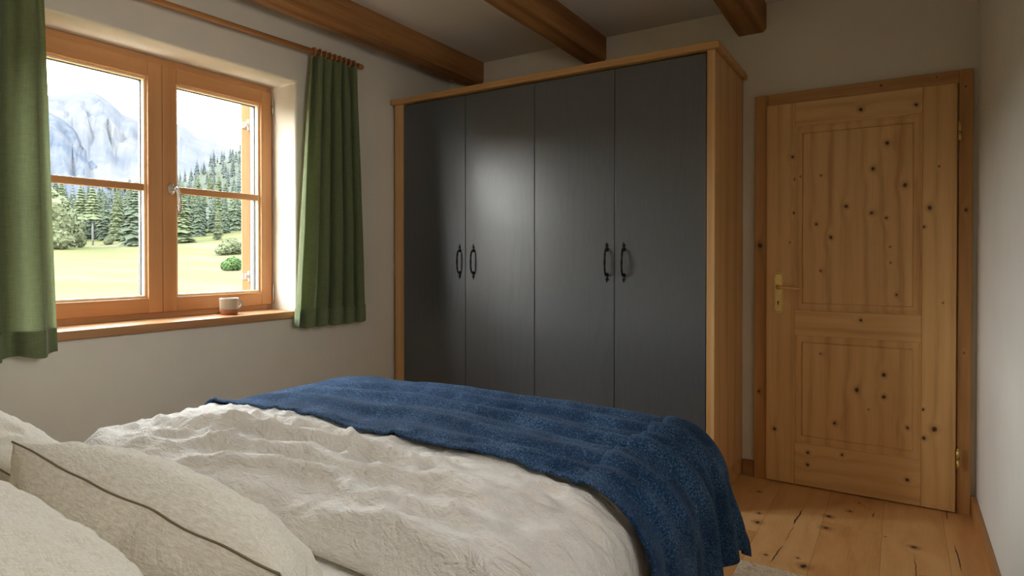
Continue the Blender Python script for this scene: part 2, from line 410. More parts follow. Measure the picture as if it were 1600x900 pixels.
def glass():
    q = N('window_glass'); m = q.m
    tr = q.n.new('ShaderNodeBsdfTransparent'); tr.inputs[0].default_value = (0.97, 0.98, 0.975, 1)
    gl = q.n.new('ShaderNodeBsdfGlossy'); gl.inputs['Roughness'].default_value = 0.01
    lw = q.n.new('ShaderNodeLayerWeight'); lw.inputs['Blend'].default_value = 0.5
    fac = q.math('ADD', 0.035, q.math('MULTIPLY', q.math('POWER', lw.outputs['Facing'], 5.0), 0.9))
    mx = q.n.new('ShaderNodeMixShader')
    q.l.new(fac, mx.inputs[0]); q.l.new(tr.outputs[0], mx.inputs[1]); q.l.new(gl.outputs[0], mx.inputs[2])
    q.l.new(mx.outputs[0], q.n['Material Output'].inputs[0]); q.n.remove(q.p)
    return m
M['glass'] = glass()
M['trim_out'] = plain('exterior_jamb', (.10, .10, .095), .8)

def curtain(name, col, col2, trans):
    q = N(name); o = q.tc.outputs['Object']
    a = q.noise(q.map(o, scale=(1, 1, 0.05)), 420, 2, 0.6); b = q.noise(q.map(o, scale=(.06, .06, 1)), 420, 2, 0.6)
    n = q.math('MULTIPLY_ADD', q.math('ADD', a, b), 1.3, -0.8)
    big = q.noise(o, 5, 2)
    c = q.mix(q.math('ADD', q.math('MULTIPLY', n, .8), q.math('MULTIPLY', big, .2), clamp=True), col, col2)
    q.out(c, 0.85, q.bump(n, 0.25, 0.001), spec=0.15, sheen=0.15)
    t = q.n.new('ShaderNodeBsdfTranslucent'); q.link(q.mix(0.5, c, col2), t.inputs[0])
    mx = q.n.new('ShaderNodeMixShader'); mx.inputs[0].default_value = trans
    q.l.new(q.p.outputs[0], mx.inputs[1]); q.l.new(t.outputs[0], mx.inputs[2]); q.l.new(mx.outputs[0], q.n['Material Output'].inputs[0])
    return q.m
M['curtain'] = curtain('green_linen', srgb(98, 106, 70), srgb(136, 144, 104), 0.32)
M['hem'] = curtain('green_linen_doubled', srgb(94, 102, 68), srgb(128, 138, 98), 0.08)

def linen(name, c1, c2, weave=900, b=0.3, wr=0.6):
    q = N(name); o = q.tc.outputs['Object']
    a = q.noise(q.map(o, scale=(1, .08, 1)), weave, 2, 0.5); d = q.noise(q.map(o, scale=(.08, 1, .4)), weave, 2, 0.5)
    w = q.math('ADD', a, d)
    wrk = q.noise(q.map(o, scale=(1.0, 2.2, 1.5), rot=(0, 0, .35)), 16, 5, 0.62, 0.6)
    wrk2 = q.math('ABSOLUTE', q.math('SUBTRACT', q.noise(q.map(o, scale=(.8, 2.0, 1), rot=(0, 0, -.5)), 9, 4, 0.6, 1.0), 0.5))
    c = q.mix(q.mr(w, 0.75, 1.25, 0, 1), c1, c2)
    nb = q.bump(w, b, 0.0012)
    nb = q.bump(q.math('SUBTRACT', q.math('MULTIPLY', wrk, 1.0), q.math('MULTIPLY', wrk2, 1.3)), wr, 0.02, nb)
    return q.out(c, 0.9, nb, spec=0.15, sheen=0.2)
M['duvet'] = linen('washed_linen_duvet', srgb(220, 211, 198), srgb(234, 227, 216), wr=0.8)
M['sheet'] = linen('washed_linen_sheet', srgb(220, 211, 198), srgb(234, 227, 216), wr=0.5)
M['pillow'] = linen('coarse_linen_pillow', srgb(206, 196, 174), srgb(232, 224, 206), weave=700, b=0.6, wr=0.32)
M['seam_shade'] = plain('shaded_linen_seam', srgb(120, 106, 82), 0.9)  # darker than the linen: the seam's shadow line put into colour
M['mattress'] = linen('mattress_ticking', srgb(220, 214, 204), srgb(230, 226, 218), wr=0.1)

def wool():
    q = N('blue_wool'); o = q.tc.outputs['Object']
    n = q.noise(o, 210, 4, 0.75); n2 = q.noise(o, 9, 3, 0.6); v = q.vor(o, 260)
    f = q.math('ADD', q.math('MULTIPLY', n, 0.75), q.math('MULTIPLY', n2, 0.25))
    c = q.ramp(f, [(0.37, srgb(16, 34, 56)), (0.52, srgb(38, 66, 98)), (0.68, srgb(106, 134, 160))])
    nb = q.bump(q.math('ADD', n, q.math('MULTIPLY', v, -0.6)), 0.75, 0.003)
    return q.out(c, 0.95, nb, spec=0.1, sheen=0.06)
M['wool'] = wool()
def rugm():
    q = N('chunky_woven_wool'); o = q.tc.outputs['Object']; n = q.noise(o, 160, 4, 0.7); n2 = q.noise(o, 30, 2)
    c = q.mix(q.mr(n, .3, .7, 0, 1), srgb(190, 166, 134), srgb(240, 224, 198))
    c = q.mix(q.mr(n2, .55, .7, 0, .5), c, srgb(150, 122, 92))
    return q.out(c, 0.95, q.bump(n, 0.5, 0.003), spec=0.1)
M['rug'] = rugm()

# ------------------------------------------------------------ room shell
XW, XR, YB, YF, ZC = -2.77, 0.30, 3.545, -0.42, 2.555
HY0, HY1, HZ0, HZ1 = 1.0, 2.197, 0.868, 2.142     # window hole
TH = 0.31
def struct(o): o['kind'] = 'structure'; return o
struct(MB().box(XW - TH, XR + .3, YF - .3, YB + .3, -0.15, 0.0).build('floor', M['floor']))
struct(MB().box(XW - TH, XR + .3, YF - .3, YB + .3, ZC, ZC + .3).build('ceiling', M['ceil']))
def rough_plane_wall(name, mat, boxes, bevel=0.012):
    m = MB()
    for b in boxes: m.box(*b)
    return struct(m.build(name, mat, bevel=bevel, seg=3))
# left wall with the window opening, one closed outline
def left_wall():
    m = MB(); bm = m.bm
    ys = [YF - .3, HY0, HY1, YB + .3]; zs = [0.0, HZ0, HZ1, ZC]
    def layer(x): return [[bm.verts.new((x, y, z)) for z in zs] for y in ys]
    A, B = layer(XW), layer(XW - TH)
    for i in range(3):
        for j in range(3):
            if i == 1 and j == 1: continue
            bm.faces.new([A[i][j], A[i+1][j], A[i+1][j+1], A[i][j+1]])
            f = bm.faces.new([B[i][j], B[i][j+1], B[i+1][j+1], B[i+1][j]]); f.material_index = 1
    ring = [(1,1),(2,1),(2,2),(1,2)]
    for (a, b), (c, d) in zip(ring, ring[1:] + ring[:1]): bm.faces.new([A[a][b], B[a][b], B[c][d], A[c][d]])
    out = [(0,0),(1,0),(2,0),(3,0),(3,1),(3,2),(3,3),(2,3),(1,3),(0,3),(0,2),(0,1)]
    for (a, b), (c, d) in zip(out, out[1:] + out[:1]): bm.faces.new([A[a][b], B[a][b], B[c][d], A[c][d]])
    return struct(m.build('wall_left', [M['wall'], M['exterior']], bevel=0.012, seg=3))
left_wall()
# door opening in the back wall is filled by frame + leaf, so the wall has a recess behind them
DX0, DX1, DZ = -0.61, 0.225, 2.0
rough_plane_wall('wall_back', M['wall'], [(XW - .0, XR + .0, YB, YB + .3, 0, ZC)], 0)
rough_plane_wall('wall_front', M['wall'], [(XW, XR, YF - .3, YF, 0, ZC)], 0)
# right wall: unseen window added for fill light beside the bed, outside the frame
GY0, GY1, GZ0, GZ1 = .36, .90, 1.30, 2.00
rough_plane_wall('wall_right', M['wall_r'], [(XR, XR + .3, YF - .3, GY0, 0, ZC), (XR, XR + .3, GY1, YB + .3, 0, ZC), (XR, XR + .3, GY0, GY1, 0, GZ0), (XR, XR + .3, GY0, GY1, GZ1, ZC)], 0)
m = MB()
for (a, b, c, d) in [(GY0, GY0 + .05, GZ0, GZ1), (GY1 - .05, GY1, GZ0, GZ1), (GY0 + .05, GY1 - .05, GZ0, GZ0 + .06), (GY0 + .05, GY1 - .05, GZ1 - .06, GZ1)]:
    m.box(XR + .14, XR + .20, a, b, c, d)
W2 = struct(m.build('added_fill_window', M['win_v'], bevel=.003))
MB().box(XR + .165, XR + .17, GY0 + .05, GY1 - .05, GZ0 + .06, GZ1 - .06).build('pane', M['glass'], W2)
MB().box(XR - .02, XR + .14, GY0, GY1, GZ0 - .03, GZ0 + .002).build('window_sill', M['sill'], W2, bevel=.004)

struct(MB().box(XR - .02, XR, YF, YB - .021, 0, .092).build('baseboard_right', M['base'], bevel=.003))
struct(MB().box(-.729, -.672, YB - .02, YB, 0, .085).build('baseboard_back', M['base_x'], bevel=.003))
struct(MB().box(XW, XW + .02, YF, 2.93, 0, .092).build('baseboard_left', M['base'], bevel=.003))

# ceiling beams, hewn with slightly uneven arrises
def beam(x0, x1, label):
    m = MB(); n = 70; y0, y1 = YF, YB; z0, z1 = 2.410, ZC
    sd = x0 * 7.3
    def ns(a, b, k): return noise.noise(Vector((a, b * 1.0, k + sd)))
    prof = []
    c = 0.012
    for i in range(n + 1):
        y = y0 + (y1 - y0) * i / n
        cc = c * (1 + 0.9 * ns(y * 2.3, 0, 1)); c2 = c * (1 + .9 * ns(y * 2.7, 4, 2))
        wob = 0.004 * ns(y * 1.5, 2, 5); wz = 0.004 * ns(y * 1.3, 8, 3)
        pts = [(x0 + wob, z1), (x0 + wob, z0 + cc + wz), (x0 + cc + wob, z0 + wz), ((x0 + x1) / 2, z0 + wz + .002 * ns(y * 6, 1, 1)),
               (x1 - c2 + wob, z0 + wz), (x1 + wob, z0 + c2 + wz), (x1 + wob, z1)]
        prof.append([m.bm.verts.new((p[0], y, p[1])) for p in pts])
    for a, b in zip(prof, prof[1:]):
        for k in range(6): m.bm.faces.new([a[k], a[k+1], b[k+1], b[k]])
        m.bm.faces.new([a[6], a[0], b[0], b[6]])
    m.bm.faces.new(prof[0]); m.bm.faces.new(prof[-1][::-1])
    o = m.build('ceiling_beam', M['beam'])
    tag(o, label, 'beam')
beam(-2.616, -2.472, 'rough-hewn wooden ceiling beam nearest the window wall, ending above the wardrobe left end')
beam(-1.691, -1.548, 'rough-hewn wooden ceiling beam in the middle, ending above the centre of the wardrobe')
beam(-0.763, -0.615, 'rough-hewn wooden ceiling beam nearest the pine door, ending between wardrobe and door')

# ------------------------------------------------------------ window
W1 = empty('window_1', (XW - .2, (HY0 + HY1) / 2, .905)); struct(W1)
def wpart(mb, name, mats, parent=W1, **k):
    o = mb.build(name, mats, None, **k); o.parent = parent
    o.matrix_parent_inverse = parent.matrix_world.inverted() if parent is not W1 else Matrix.Translation(-W1.location)
    return o
def parent_keep(o, p, ploc):
    o.parent = p; o.matrix_parent_inverse = Matrix.Translation(-Vector(ploc))
XF = -2.98
m = MB()
m.box(XF - .07, XF, 1.001, 1.03, .905, 2.141, 0); m.box(XF - .07, XF, 2.168, 2.196, .905, 2.141, 0)
m.box(XF - .07, XF, 1.03, 2.168, 2.082, 2.141, 1); m.box(XF - .07, XF, 1.03, 2.168, .905, .95, 1)
m.box(XF - .07, XF - .03, 1.565, 1.61, .95, 2.082, 0)
wpart(m, 'window_frame', [M['win_v'], M['win_h']], bevel=.003)
def sash(y0, y1, label):
    xf = XF + .018; xb = XF - .045; z0, z1 = .932, 2.106; st = .066; tr = .074; br = .070
    m = MB()
    m.box(xb, xf, y0, y0 + st, z0, z1, 0); m.box(xb, xf, y1 - st, y1, z0, z1, 0)
    m.box(xb, xf, y0 + st, y1 - st, z1 - tr, z1, 1); m.box(xb, xf, y0 + st, y1 - st, z0, z0 + br, 1)
    s = wpart(m, 'sash', [M['win_v'], M['win_h']], bevel=.0035)
    a0, a1, b0, b1 = y0 + st, y1 - st, z0 + br, z1 - tr
    def sub(mb, n, mt, **k):
        o = mb.build(n, mt, None, **k); o.parent = s; return o
    # glazing bead (inner), gasket (outer)
    m = MB(); w = .012
    for (p, q_, r_, s_) in [(a0, a1, b0, b0 + w), (a0, a1, b1 - w, b1), (a0, a0 + w, b0 + w, b1 - w), (a1 - w, a1, b0 + w, b1 - w)]:
        m.box(XF - .020, XF + .004, p, q_, r_, s_)
    sub(m, 'glazing_bead', M['bead'], bevel=.002)
    m = MB(); w = .013
    for (p, q_, r_, s_) in [(a0, a1, b0, b0 + w), (a0, a1, b1 - w, b1), (a0, a0 + w, b0 + w, b1 - w), (a1 - w, a1, b0 + w, b1 - w)]:
        m.box(XF - .044, XF - .0265, p, q_, r_, s_)
    sub(m, 'gasket', M['grey_seal'])
    sub(MB().box(XF - .0260, XF - .0205, a0 + .0005, a1 - .0005, b0 + .0005, b1 - .0005), 'pane', M['glass'])
    sub(MB().box(XF - .020, XF + .006, a0 + .0125, a1 - .0125, 1.503, 1.535).box(XF - .042, XF - .027, a0 + .0135, a1 - .0135, 1.506, 1.532), 'glazing_bar', M['win_h'], bevel=.003)
    return s
sash(1.022, 1.5875, None); S2 = sash(1.5895, 2.188, None)
# handle
m = MB(); xr = XF + .018
Mr = Matrix.Translation((xr, 1.628, 1.522)) @ Matrix.Rotation(PI/2, 4, 'Y')
m.lathe([(.0, 0), (.017, 0), (.017, .006), (.014, .009), (.009, .010), (.009, .034), (.0, .036)][1:-1], 20, Mr @ Matrix.Scale(1.7, 4, (1, 0, 0)))
pts = [(xr + .036, 1.628, 1.524), (xr + .040, 1.632, 1.518), (xr + .042, 1.640, 1.50), (xr + .042, 1.646, 1.46), (xr + .041, 1.648, 1.415), (xr + .040, 1.648, 1.405)]
m.tube(pts, [.009, .0095, .009, .0085, .0085, .007], 12)
o = m.build('window_handle', M['steel'], None); parent_keep(o, W1, W1.location); o['label'] = 'satin metal tilt-and-turn handle'
for (z0, z1) in [(1.985, 2.075), (.935, 1.045)]:
    m = MB().box(XF, XF + .024, 2.1885, 2.1965, z0, z1)
    m.tube([(XF + .024, 2.1905, z0 + .004), (XF + .024, 2.1905, z1 - .004)], .006, 10)
    o = m.build('hinge', M['steel'], None, bevel=.001); parent_keep(o, W1, W1.location)
m = MB().box(XF + .0, XW + .030, 1.001, 2.196, .868, .905)
o = m.build('window_sill', M['sill'], None, bevel=.005, seg=3); parent_keep(o, W1, W1.location)
m = MB().box(XW - TH - .06, XF - .07, 1.002, 2.195, .862, .900)
o = m.build('outer_sill', M['shutter'], None, bevel=.003); parent_keep(o, W1, W1.location)

# open wooden shutter outside the window, seen edge-on
def shutter():
    hx, hy = -3.214, 2.200
    d = Vector((-.900, .615, 0)).normalized()      # runs outward from the hinge
    n = Vector((d.y, -d.x, 0))
    T = Matrix(((d.x, n.x, 0, hx), (d.y, n.y, 0, hy), (0, 0, 1, 0), (0, 0, 0, 1)))
    root = empty('window_shutter', (hx, hy, .93))
    tag(root, 'open larch shutter with steel hinge straps outside the right window pane', 'shutter')
    m = MB()
    m.box(0, .07, -.025, .025, .93, 2.12, M=T).box(.50, .57, -.025, .025, .93, 2.12, M=T)
    m.box(.07, .50, -.025, .025, .93, 1.02, M=T).box(.07, .50, -.025, .025, 2.03, 2.12, M=T).box(.07, .50, -.025, .025, 1.48, 1.56, M=T)
    o = m.build('shutter_frame', M['shutter'], None, bevel=.004); parent_keep(o, root, root.location)
    m = MB()
    for k in range(22):
        for (a, b) in [(1.02, 1.48), (1.56, 2.03)]:
            if k < 11:
                z = a + (b - a) * (k + .5) / 11
                m.box(.07, .50, -.013, .013, z - .014, z + .014, M=T)
    o = m.build('louvres', M['shutter'], None); parent_keep(o, root, root.location)
    for z in (1.083, 1.958):
        m = MB().box(-.004, .16, .0251, .028, z - .018, z + .018, M=T).box(-.006, -.0, -.020, .026, z - .018, z + .018, M=T)
        m.tube([T @ Vector((-.012, .016, z - .03)), T @ Vector((-.012, .016, z + .03))], .009, 10)
        m.box(-.03, -.006, -.004, .010, z - .012, z + .012, M=T)
        o = m.build('hinge_strap', M['steel'], None, bevel=.001); parent_keep(o, root, root.location)
    # fixed casing board on the outer wall that carries the hinge pins
    m = MB().box(-3.172, XW - TH - .001, 2.198, 2.262, .90, 2.16)
    o = m.build('window_trim', M['trim_out'], None, bevel=.003); o.name = 'trim_1'; struct(o)
shutter()

# ------------------------------------------------------------ door
D1 = empty('door_1', (-.19, YB, 0)); struct(D1)
def dpart(mb, name, mats, p=None, **k):
    o = mb.build(name, mats, None, **k)
    if p is None: parent_keep(o, D1, D1.location)
    else: o.parent = p
    return o
YFc = 3.521; YL = 3.508
m = MB()
m.box(-.669, -.603, YFc, YB, 0, 2.060, 0); m.box(.226, .279, YFc, YB, 0, 2.060, 0); m.box(-.603, .226, YFc, YB, 1.996, 2.060, 1)
dpart(m, 'door_frame', [M['pine_frame'], M['pine_frame_h']], bevel=.003)
def frustum(m, x0, x1, z0, z1, yb, yf, inset, mi=0):
    b = m.bm
    A = [b.verts.new(p) for p in [(x0, yb, z0), (x1, yb, z0), (x1, yb, z1), (x0, yb, z1)]]
    B = [b.verts.new(p) for p in [(x0 + inset, yf, z0 + inset), (x1 - inset, yf, z0 + inset), (x1 - inset, yf, z1 - inset), (x0 + inset, yf, z1 - inset)]]
    for k in range(4): b.faces.new([A[k], A[(k+1) % 4], B[(k+1) % 4], B[k]]).material_index = mi
    b.faces.new(B).material_index = mi; b.faces.new(A[::-1]).material_index = mi
m = MB(); xa, xb2 = -.607, .220; sa, sb = -.468, .086
m.box(xa, sa, YL, YL + .036, .006, 2.0, 0); m.box(sb, xb2, YL, YL + .036, .006, 2.0, 0)
m.box(sa, sb, YL, YL + .036, 1.873, 2.0, 1); m.box(sa, sb, YL, YL + .036, .788, .918, 1); m.box(sa, sb, YL, YL + .036, .006, .226, 1)
leaf = dpart(m, 'door_leaf', [M['pine_v'], M['pine_h']], bevel=.004, seg=3)
for (z0, z1, mt) in [(.918, 1.873, M['pine_panel_a']), (.226, .788, M['pine_panel_b'])]:
    m = MB(); m.box(sa, sb, YL + .014, YL + .030, z0, z1)
    # moulding strips round the field
    for (a, b_, c, d_) in [(sa, sb, z0, z0 + .008), (sa, sb, z1 - .008, z1), (sa, sa + .008, z0 + .008, z1 - .008), (sb - .008, sb, z0 + .008, z1 - .008)]:
        m.box(a, b_, YL + .007, YL + .016, c, d_)
    frustum(m, sa + .033, sb - .033, z0 + .034, z1 - .034, YL + .0145, YL + .005, .006)
    dpart(m, 'door_panel', mt, leaf, bevel=.0012)
# lever handle on a long plate
cx, cz0, cz1 = -.546, .898, 1.115
m = MB()
def plate_outline(hw, z0, z1, n=10):
    pts = []
    for k in range(n + 1):
        a = PI * k / n
        pts.append((math.cos(a) * hw, z1 - .012 + math.sin(a) * .012))
    for k in range(n + 1):
        a = PI + PI * k / n
        pts.append((math.cos(a) * hw, z0 + .012 + math.sin(a) * .012))
    return pts
def prism(m, pts, y0, y1, inset=0.0, mi=0):
    zc = sum(p[1] for p in pts) / len(pts)
    A = [m.bm.verts.new((cx + p[0], y0, p[1])) for p in pts]
    B = [m.bm.verts.new((cx + p[0] * (1 - inset), y1, zc + (p[1] - zc) * (1 - inset * .3))) for p in pts]
    n = len(pts)
    for k in range(n): m.bm.faces.new([A[k], A[(k+1) % n], B[(k+1) % n], B[k]]).material_index = mi
    m.bm.faces.new(A).material_index = mi; m.bm.faces.new(B[::-1]).material_index = mi
prism(m, plate_outline(.021, cz0, cz1), YL, YL - .004)
prism(m, plate_outline(.0175, cz0 + .006, cz1 - .006), YL - .004, YL - .007, .12)
prism(m, plate_outline(.010, .930, .974), YL - .007, YL - .0085, .1)
dpart(m, 'handle_plate', M['brass'], leaf)
m = MB(); Mk = Matrix.Translation((cx, YL - .0092, .958)) @ Matrix.Rotation(PI/2, 4, 'X')
m.lathe([(.0045, 0), (.0045, -.001)], 16, Mk); m.box(cx - .0022, cx + .0022, YL - .0100, YL - .0085, .942, .957)
dpart(m, 'keyhole', M['brass_dark'], leaf)
m = MB(); Mk = Matrix.Translation((cx, YL - .006, 1.037)) @ Matrix.Rotation(PI/2, 4, 'X')
m.lathe([(.013, 0), (.013, .006), (.009, .010), (.008, .036)], 20, Mk)
m.tube([(cx, YL - .038, 1.037), (cx + .006, YL - .048, 1.037), (cx + .02, YL - .050, 1.037), (cx + .06, YL - .048, 1.036), (cx + .095, YL - .046, 1.033), (cx + .108, YL - .045, 1.034)],
       [.009, .0095, .008, .0075, .009, .006], 12)
dpart(m, 'door_handle', M['brass'], leaf)
for (z0, z1) in [(1.734, 1.814), (.214, .300)]:
    m = MB(); m.tube([(.2285, YL - .007, z0), (.2285, YL - .007, (z0 + z1) / 2 - .001)], .0065, 12).tube([(.2285, YL - .007, (z0 + z1) / 2 + .001), (.2285, YL - .007, z1)], .0065, 12)
    m.lathe([(.0045, z1), (.0055, z1 + .004), (.001, z1 + .009)], 10, Matrix.Translation((.2285, YL - .007, 0)))
    dpart(m, 'hinge', M['brass'])

# ------------------------------------------------------------ wardrobe
WR = empty('wardrobe', (-1.74, 3.2, 0))
tag(WR, 'large four-door wardrobe with oak body and slate grey doors against the back wall', 'wardrobe')
def wp(mb, name, mats, **k):
    o = mb.build(name, mats, None, **k); parent_keep(o, WR, WR.location); return o
YW0, YW1 = 2.938, YB - .002
o = wp(MB().box(-.772, -.734, YW0, YW1, .098, 2.163), 'side_panel', [M['oak_v']], bevel=.002)
o = wp(MB().box(-2.742, -2.668, YW0, YW1, .098, 2.163), 'side_panel', [M['oak_v']], bevel=.002)
wp(MB().box(-2.757, -.712, 2.914, YW1, 2.163, 2.196), 'cornice', M['oak_h'], bevel=.004)
wp(MB().box(-2.73, -.750, YW0 + .012, YW1, 0, .098).box(-.75, -.7345, YW0 + .004, YW1, 0, .098), 'plinth', M['oak_h'], bevel=.002)
wp(MB().box(-2.668, -.772, YW1 - .02, YW1, .098, 2.163).box(-2.668, -.772, YW0 + .03, YW1 - .02, .098, .116)
   .box(-2.668, -.772, YW0 + .03, YW1 - .02, 2.145, 2.163).box(-1.717, -1.699, YW0 + .03, YW1 - .02, .116, 2.145), 'carcass', M['dark'])
edges = [-2.666, -2.181, -1.708, -1.236, -.774]
HX = [-2.222, -2.122, -1.278, -1.186]
def iron_handle(x, yf, zc, parent):
    m = MB(); h = .066
    for s in (1, -1):
        z = zc + s * h
        # foot and pointed fleur finial
        My = Matrix.Translation((x, yf, z)) @ Matrix.Rotation(PI/2, 4, 'X')
        m.lathe([(.011, 0), (.011, .003), (.007, .006)], 14, My)
        prof = [(.0035, 0), (.0045, .006), (.0030, .009), (.0090, .013), (.0092, .016), (.0055, .021), (.0028, .026), (.0008, .034)]
        Mz = Matrix.Translation((x, yf - .0035, z + s * .005)) @ (Matrix.Rotation(PI, 4, 'X') if s < 0 else Matrix.Identity(4)) @ Matrix.Scale(.4, 4, (0, 1, 0))
        m.lathe(prof, 12, Mz)
    pts = []; rad = []
    for k in range(21):
        t = k / 20; z = zc + h * math.cos(PI * t)
        d = .027 * math.sin(PI * t) ** .55 if 0 < t < 1 else 0
        pts.append((x, yf - .003 - d, z)); rad.append(.0048 + .0022 * math.exp(-((t - .5) / .06) ** 2) + .0014 * math.exp(-((t - .3) / .04) ** 2) + .0014 * math.exp(-((t - .7) / .04) ** 2))
    m.tube(pts, rad, 12)
    o = m.build('handle', M['iron'], None); o.parent = parent; o['label'] = 'black wrought-iron pull with pointed ends'
for i in range(4):
    x0, x1 = edges[i] + .0018, edges[i+1] - .0018
    m = MB().box(x0, x1, YW0 - .002 + .003, YW0 + .024, .118, 2.152)
    o = m.build('door', M['slate'], None, bevel=.0015); parent_keep(o, WR, WR.location)
    iron_handle(HX[i], YW0 + .001, 1.168, o)

# ------------------------------------------------------------ curtains and rod
ROD0 = Vector((-2.680, .45, 2.262)); ROD1 = Vector((-2.680, 2.593, 2.310))
def rod_at(y): t = (y - ROD0.y) / (ROD1.y - ROD0.y); return ROD0.lerp(ROD1, t)
RD = empty('curtain_rod', (-2.68, 1.5, 2.28)); tag(RD, 'round wooden curtain rod running above the window', 'curtain rod')
def rp(mb, name, mt, **k):
    o = mb.build(name, mt, None, **k); parent_keep(o, RD, RD.location); return o
rp(MB().tube([ROD0, rod_at(1.5), ROD1 - Vector((0, .03, 0))], .0125, 16), 'pole', M['rod'])
m = MB(); e = rod_at(2.565); Me = Matrix.Translation(e) @ Matrix.Rotation(-PI/2, 4, 'X')
m.lathe([(.013, -.002), (.016, .0), (.016, .006), (.013, .009), (.0145, .014), (.0155, .026), (.013, .034), (.006, .037)], 20, Me)
rp(m, 'finial', M['rod'])
for y in (.52, 2.36):
    p = rod_at(y); m = MB().box(XW, XW + .012, y - .02, y + .02, p.z - .035, p.z + .02)
    m.tube([(XW + .01, y, p.z - .018), (p.x, y, p.z - .018)], .007, 10).tube([(p.x + .018 * math.cos(a), y, p.z + .018 * math.sin(a)) for a in [PI * (1 + k / 8) for k in range(9)]], .005, 8)
    rp(m, 'bracket', M['rod'])

def curtain_obj(yt0, yt1, yb0, yb1, zb, nf, label, seed, depth=.046, rings=9, xb=0.0, wav=1.0):
    root = empty('curtain', (-2.68, (yb0 + yb1) / 2, zb)); tag(root, label, 'curtain', None)
    HEM = .092
    def P(u, z):
        top = rod_at(yt0 + (yt1 - yt0) * u).z - .022
        t = (top - z) / (top - zb)                    # 0 at the top
        y = (yt0 + (yt1 - yt0) * u) * (1 - t) + (yb0 + (yb1 - yb0) * u) * t
        ph = u * nf * 2 * PI + seed + 1.1 * noise.noise(Vector((u * 3, t * .8, seed)))
        A = depth * (.60 + .40 * min(1, t * 1.6)) * (1 + .35 * noise.noise(Vector((u * 5, t * .6, seed + 9))))
        s = math.sin(ph); s = 1 - 2 * abs(math.sin(ph / 2)) ** 1.0 if False else (2 * (1 - abs(math.cos(ph / 2)) ** 1.6) - 1) * -1
        x = -2.680 + A * s + xb * t
        y += .35 * A * math.sin(2 * ph + .6) * .5
        # pinched pleats at the head
        pin = max(0, 1 - t / .14)
        x += pin * .010 * math.sin(u * rings * 2 * PI * 1.0)
        x += .004 * noise.noise(Vector((u * 14, z * 3, seed)))
        return Vector((max(x, XW + .006), y, z))
    nu, nv = 150, 70
    m = MB()
    ztop = lambda u: rod_at(yt0 + (yt1 - yt0) * u).z - .020
    def fn(a, b):
        z = ztop(a) + (zb - ztop(a)) * b
        z += .006 * math.sin(a * nf * 2 * PI + 1) * b ** 6
        return P(a, z)
    m.grid(fn, nu, nv)
    c = m.build('fabric', M['curtain'], None, recalc=False); parent_keep(c, root, root.location)
    # doubled hem, folded over on both faces
    m = MB()
    def nrm(a, z):
        e = .003; d = P(min(1, a + e), z) - P(max(0, a - e), z); n_ = Vector((d.y, -d.x, 0)); n_.normalize(); return n_
    cols = []
    for i in range(nu + 1):
        a = i / nu
        wz = .006 * math.sin(a * nf * 2 * PI + 1)
        col = []
        for z, s in [(zb + HEM, .0035), (zb + HEM * .5, .0035), (zb - .001 + wz, .0035), (zb - .004 + wz, 0), (zb - .001 + wz, -.0035), (zb + HEM * .5, -.0035), (zb + HEM, -.0035)]:
            n_ = nrm(a, z); col.append(m.bm.verts.new(P(a, z) + n_ * s))
        cols.append(col)
    for a, b in zip(cols, cols[1:]):
        for k in range(6):
            f = m.bm.faces.new([a[k], b[k], b[k+1], a[k+1]]); f.smooth = True
    h = m.build('hem', M['hem'], None, recalc=False); parent_keep(h, root, root.location)
    # wooden rings on the rod
    for k in range(rings):
        u = (k + .5) / rings; y = yt0 + (yt1 - yt0) * u; p = rod_at(y)
        m = MB(); tilt = .25 * noise.noise(Vector((k * 3.3, seed, 1)))
        m.tube([(p.x + .0195 * math.cos(a), y + .0195 * math.sin(a) * tilt, p.z + .0195 * math.sin(a)) for a in [2 * PI * j / 20 for j in range(20)]], .0048, 8, closed=True)
        r_ = m.build('curtain_ring', M['rod'], None); parent_keep(r_, root, root.location)
    return root
curtain_obj(2.228, 2.545, 2.118, 2.605, .826, 5.2, 'green linen curtain hanging right of the window, beside the wardrobe', 1.2)
curtain_obj(.62, 1.008, .52, 1.052, .832, 4.1, 'green linen curtain hanging left of the window, cut by the photo edge', 2.6, depth=.036)

# ------------------------------------------------------------ mug
mug = empty('mug', (-2.862, 1.862, .9052)); tag(mug, 'small stoneware mug with bare clay base standing on the window sill', 'mug')
m = MB(); m.lathe([(.034, .0), (.0385, .002), (.0415, .010), (.0425, .020), (.043, .026)], 40)
o = m.build('base', M['clay'], mug, bevel=0); o['label'] = 'bare terracotta lower third'
m = MB(); m.lathe([(.0432, .0262), (.0438, .030), (.0440, .050), (.0446, .076), (.0450, .081), (.0440, .0825), (.0425, .081), (.0412, .060), (.0405, .012), (.030, .008)], 40)
m.build('body', M['glaze'], mug)
m = MB(); pts = []
for k in range(17):
    a = -1.25 + 2.55 * k / 16
    pts.append((.006 * math.cos(a), .0415 + .030 * math.cos(a) - .004, .050 + .0235 * math.sin(a)))
m.tube(pts, [.0058] * 17, 10)
m.build('handle', M['glaze'], mug)

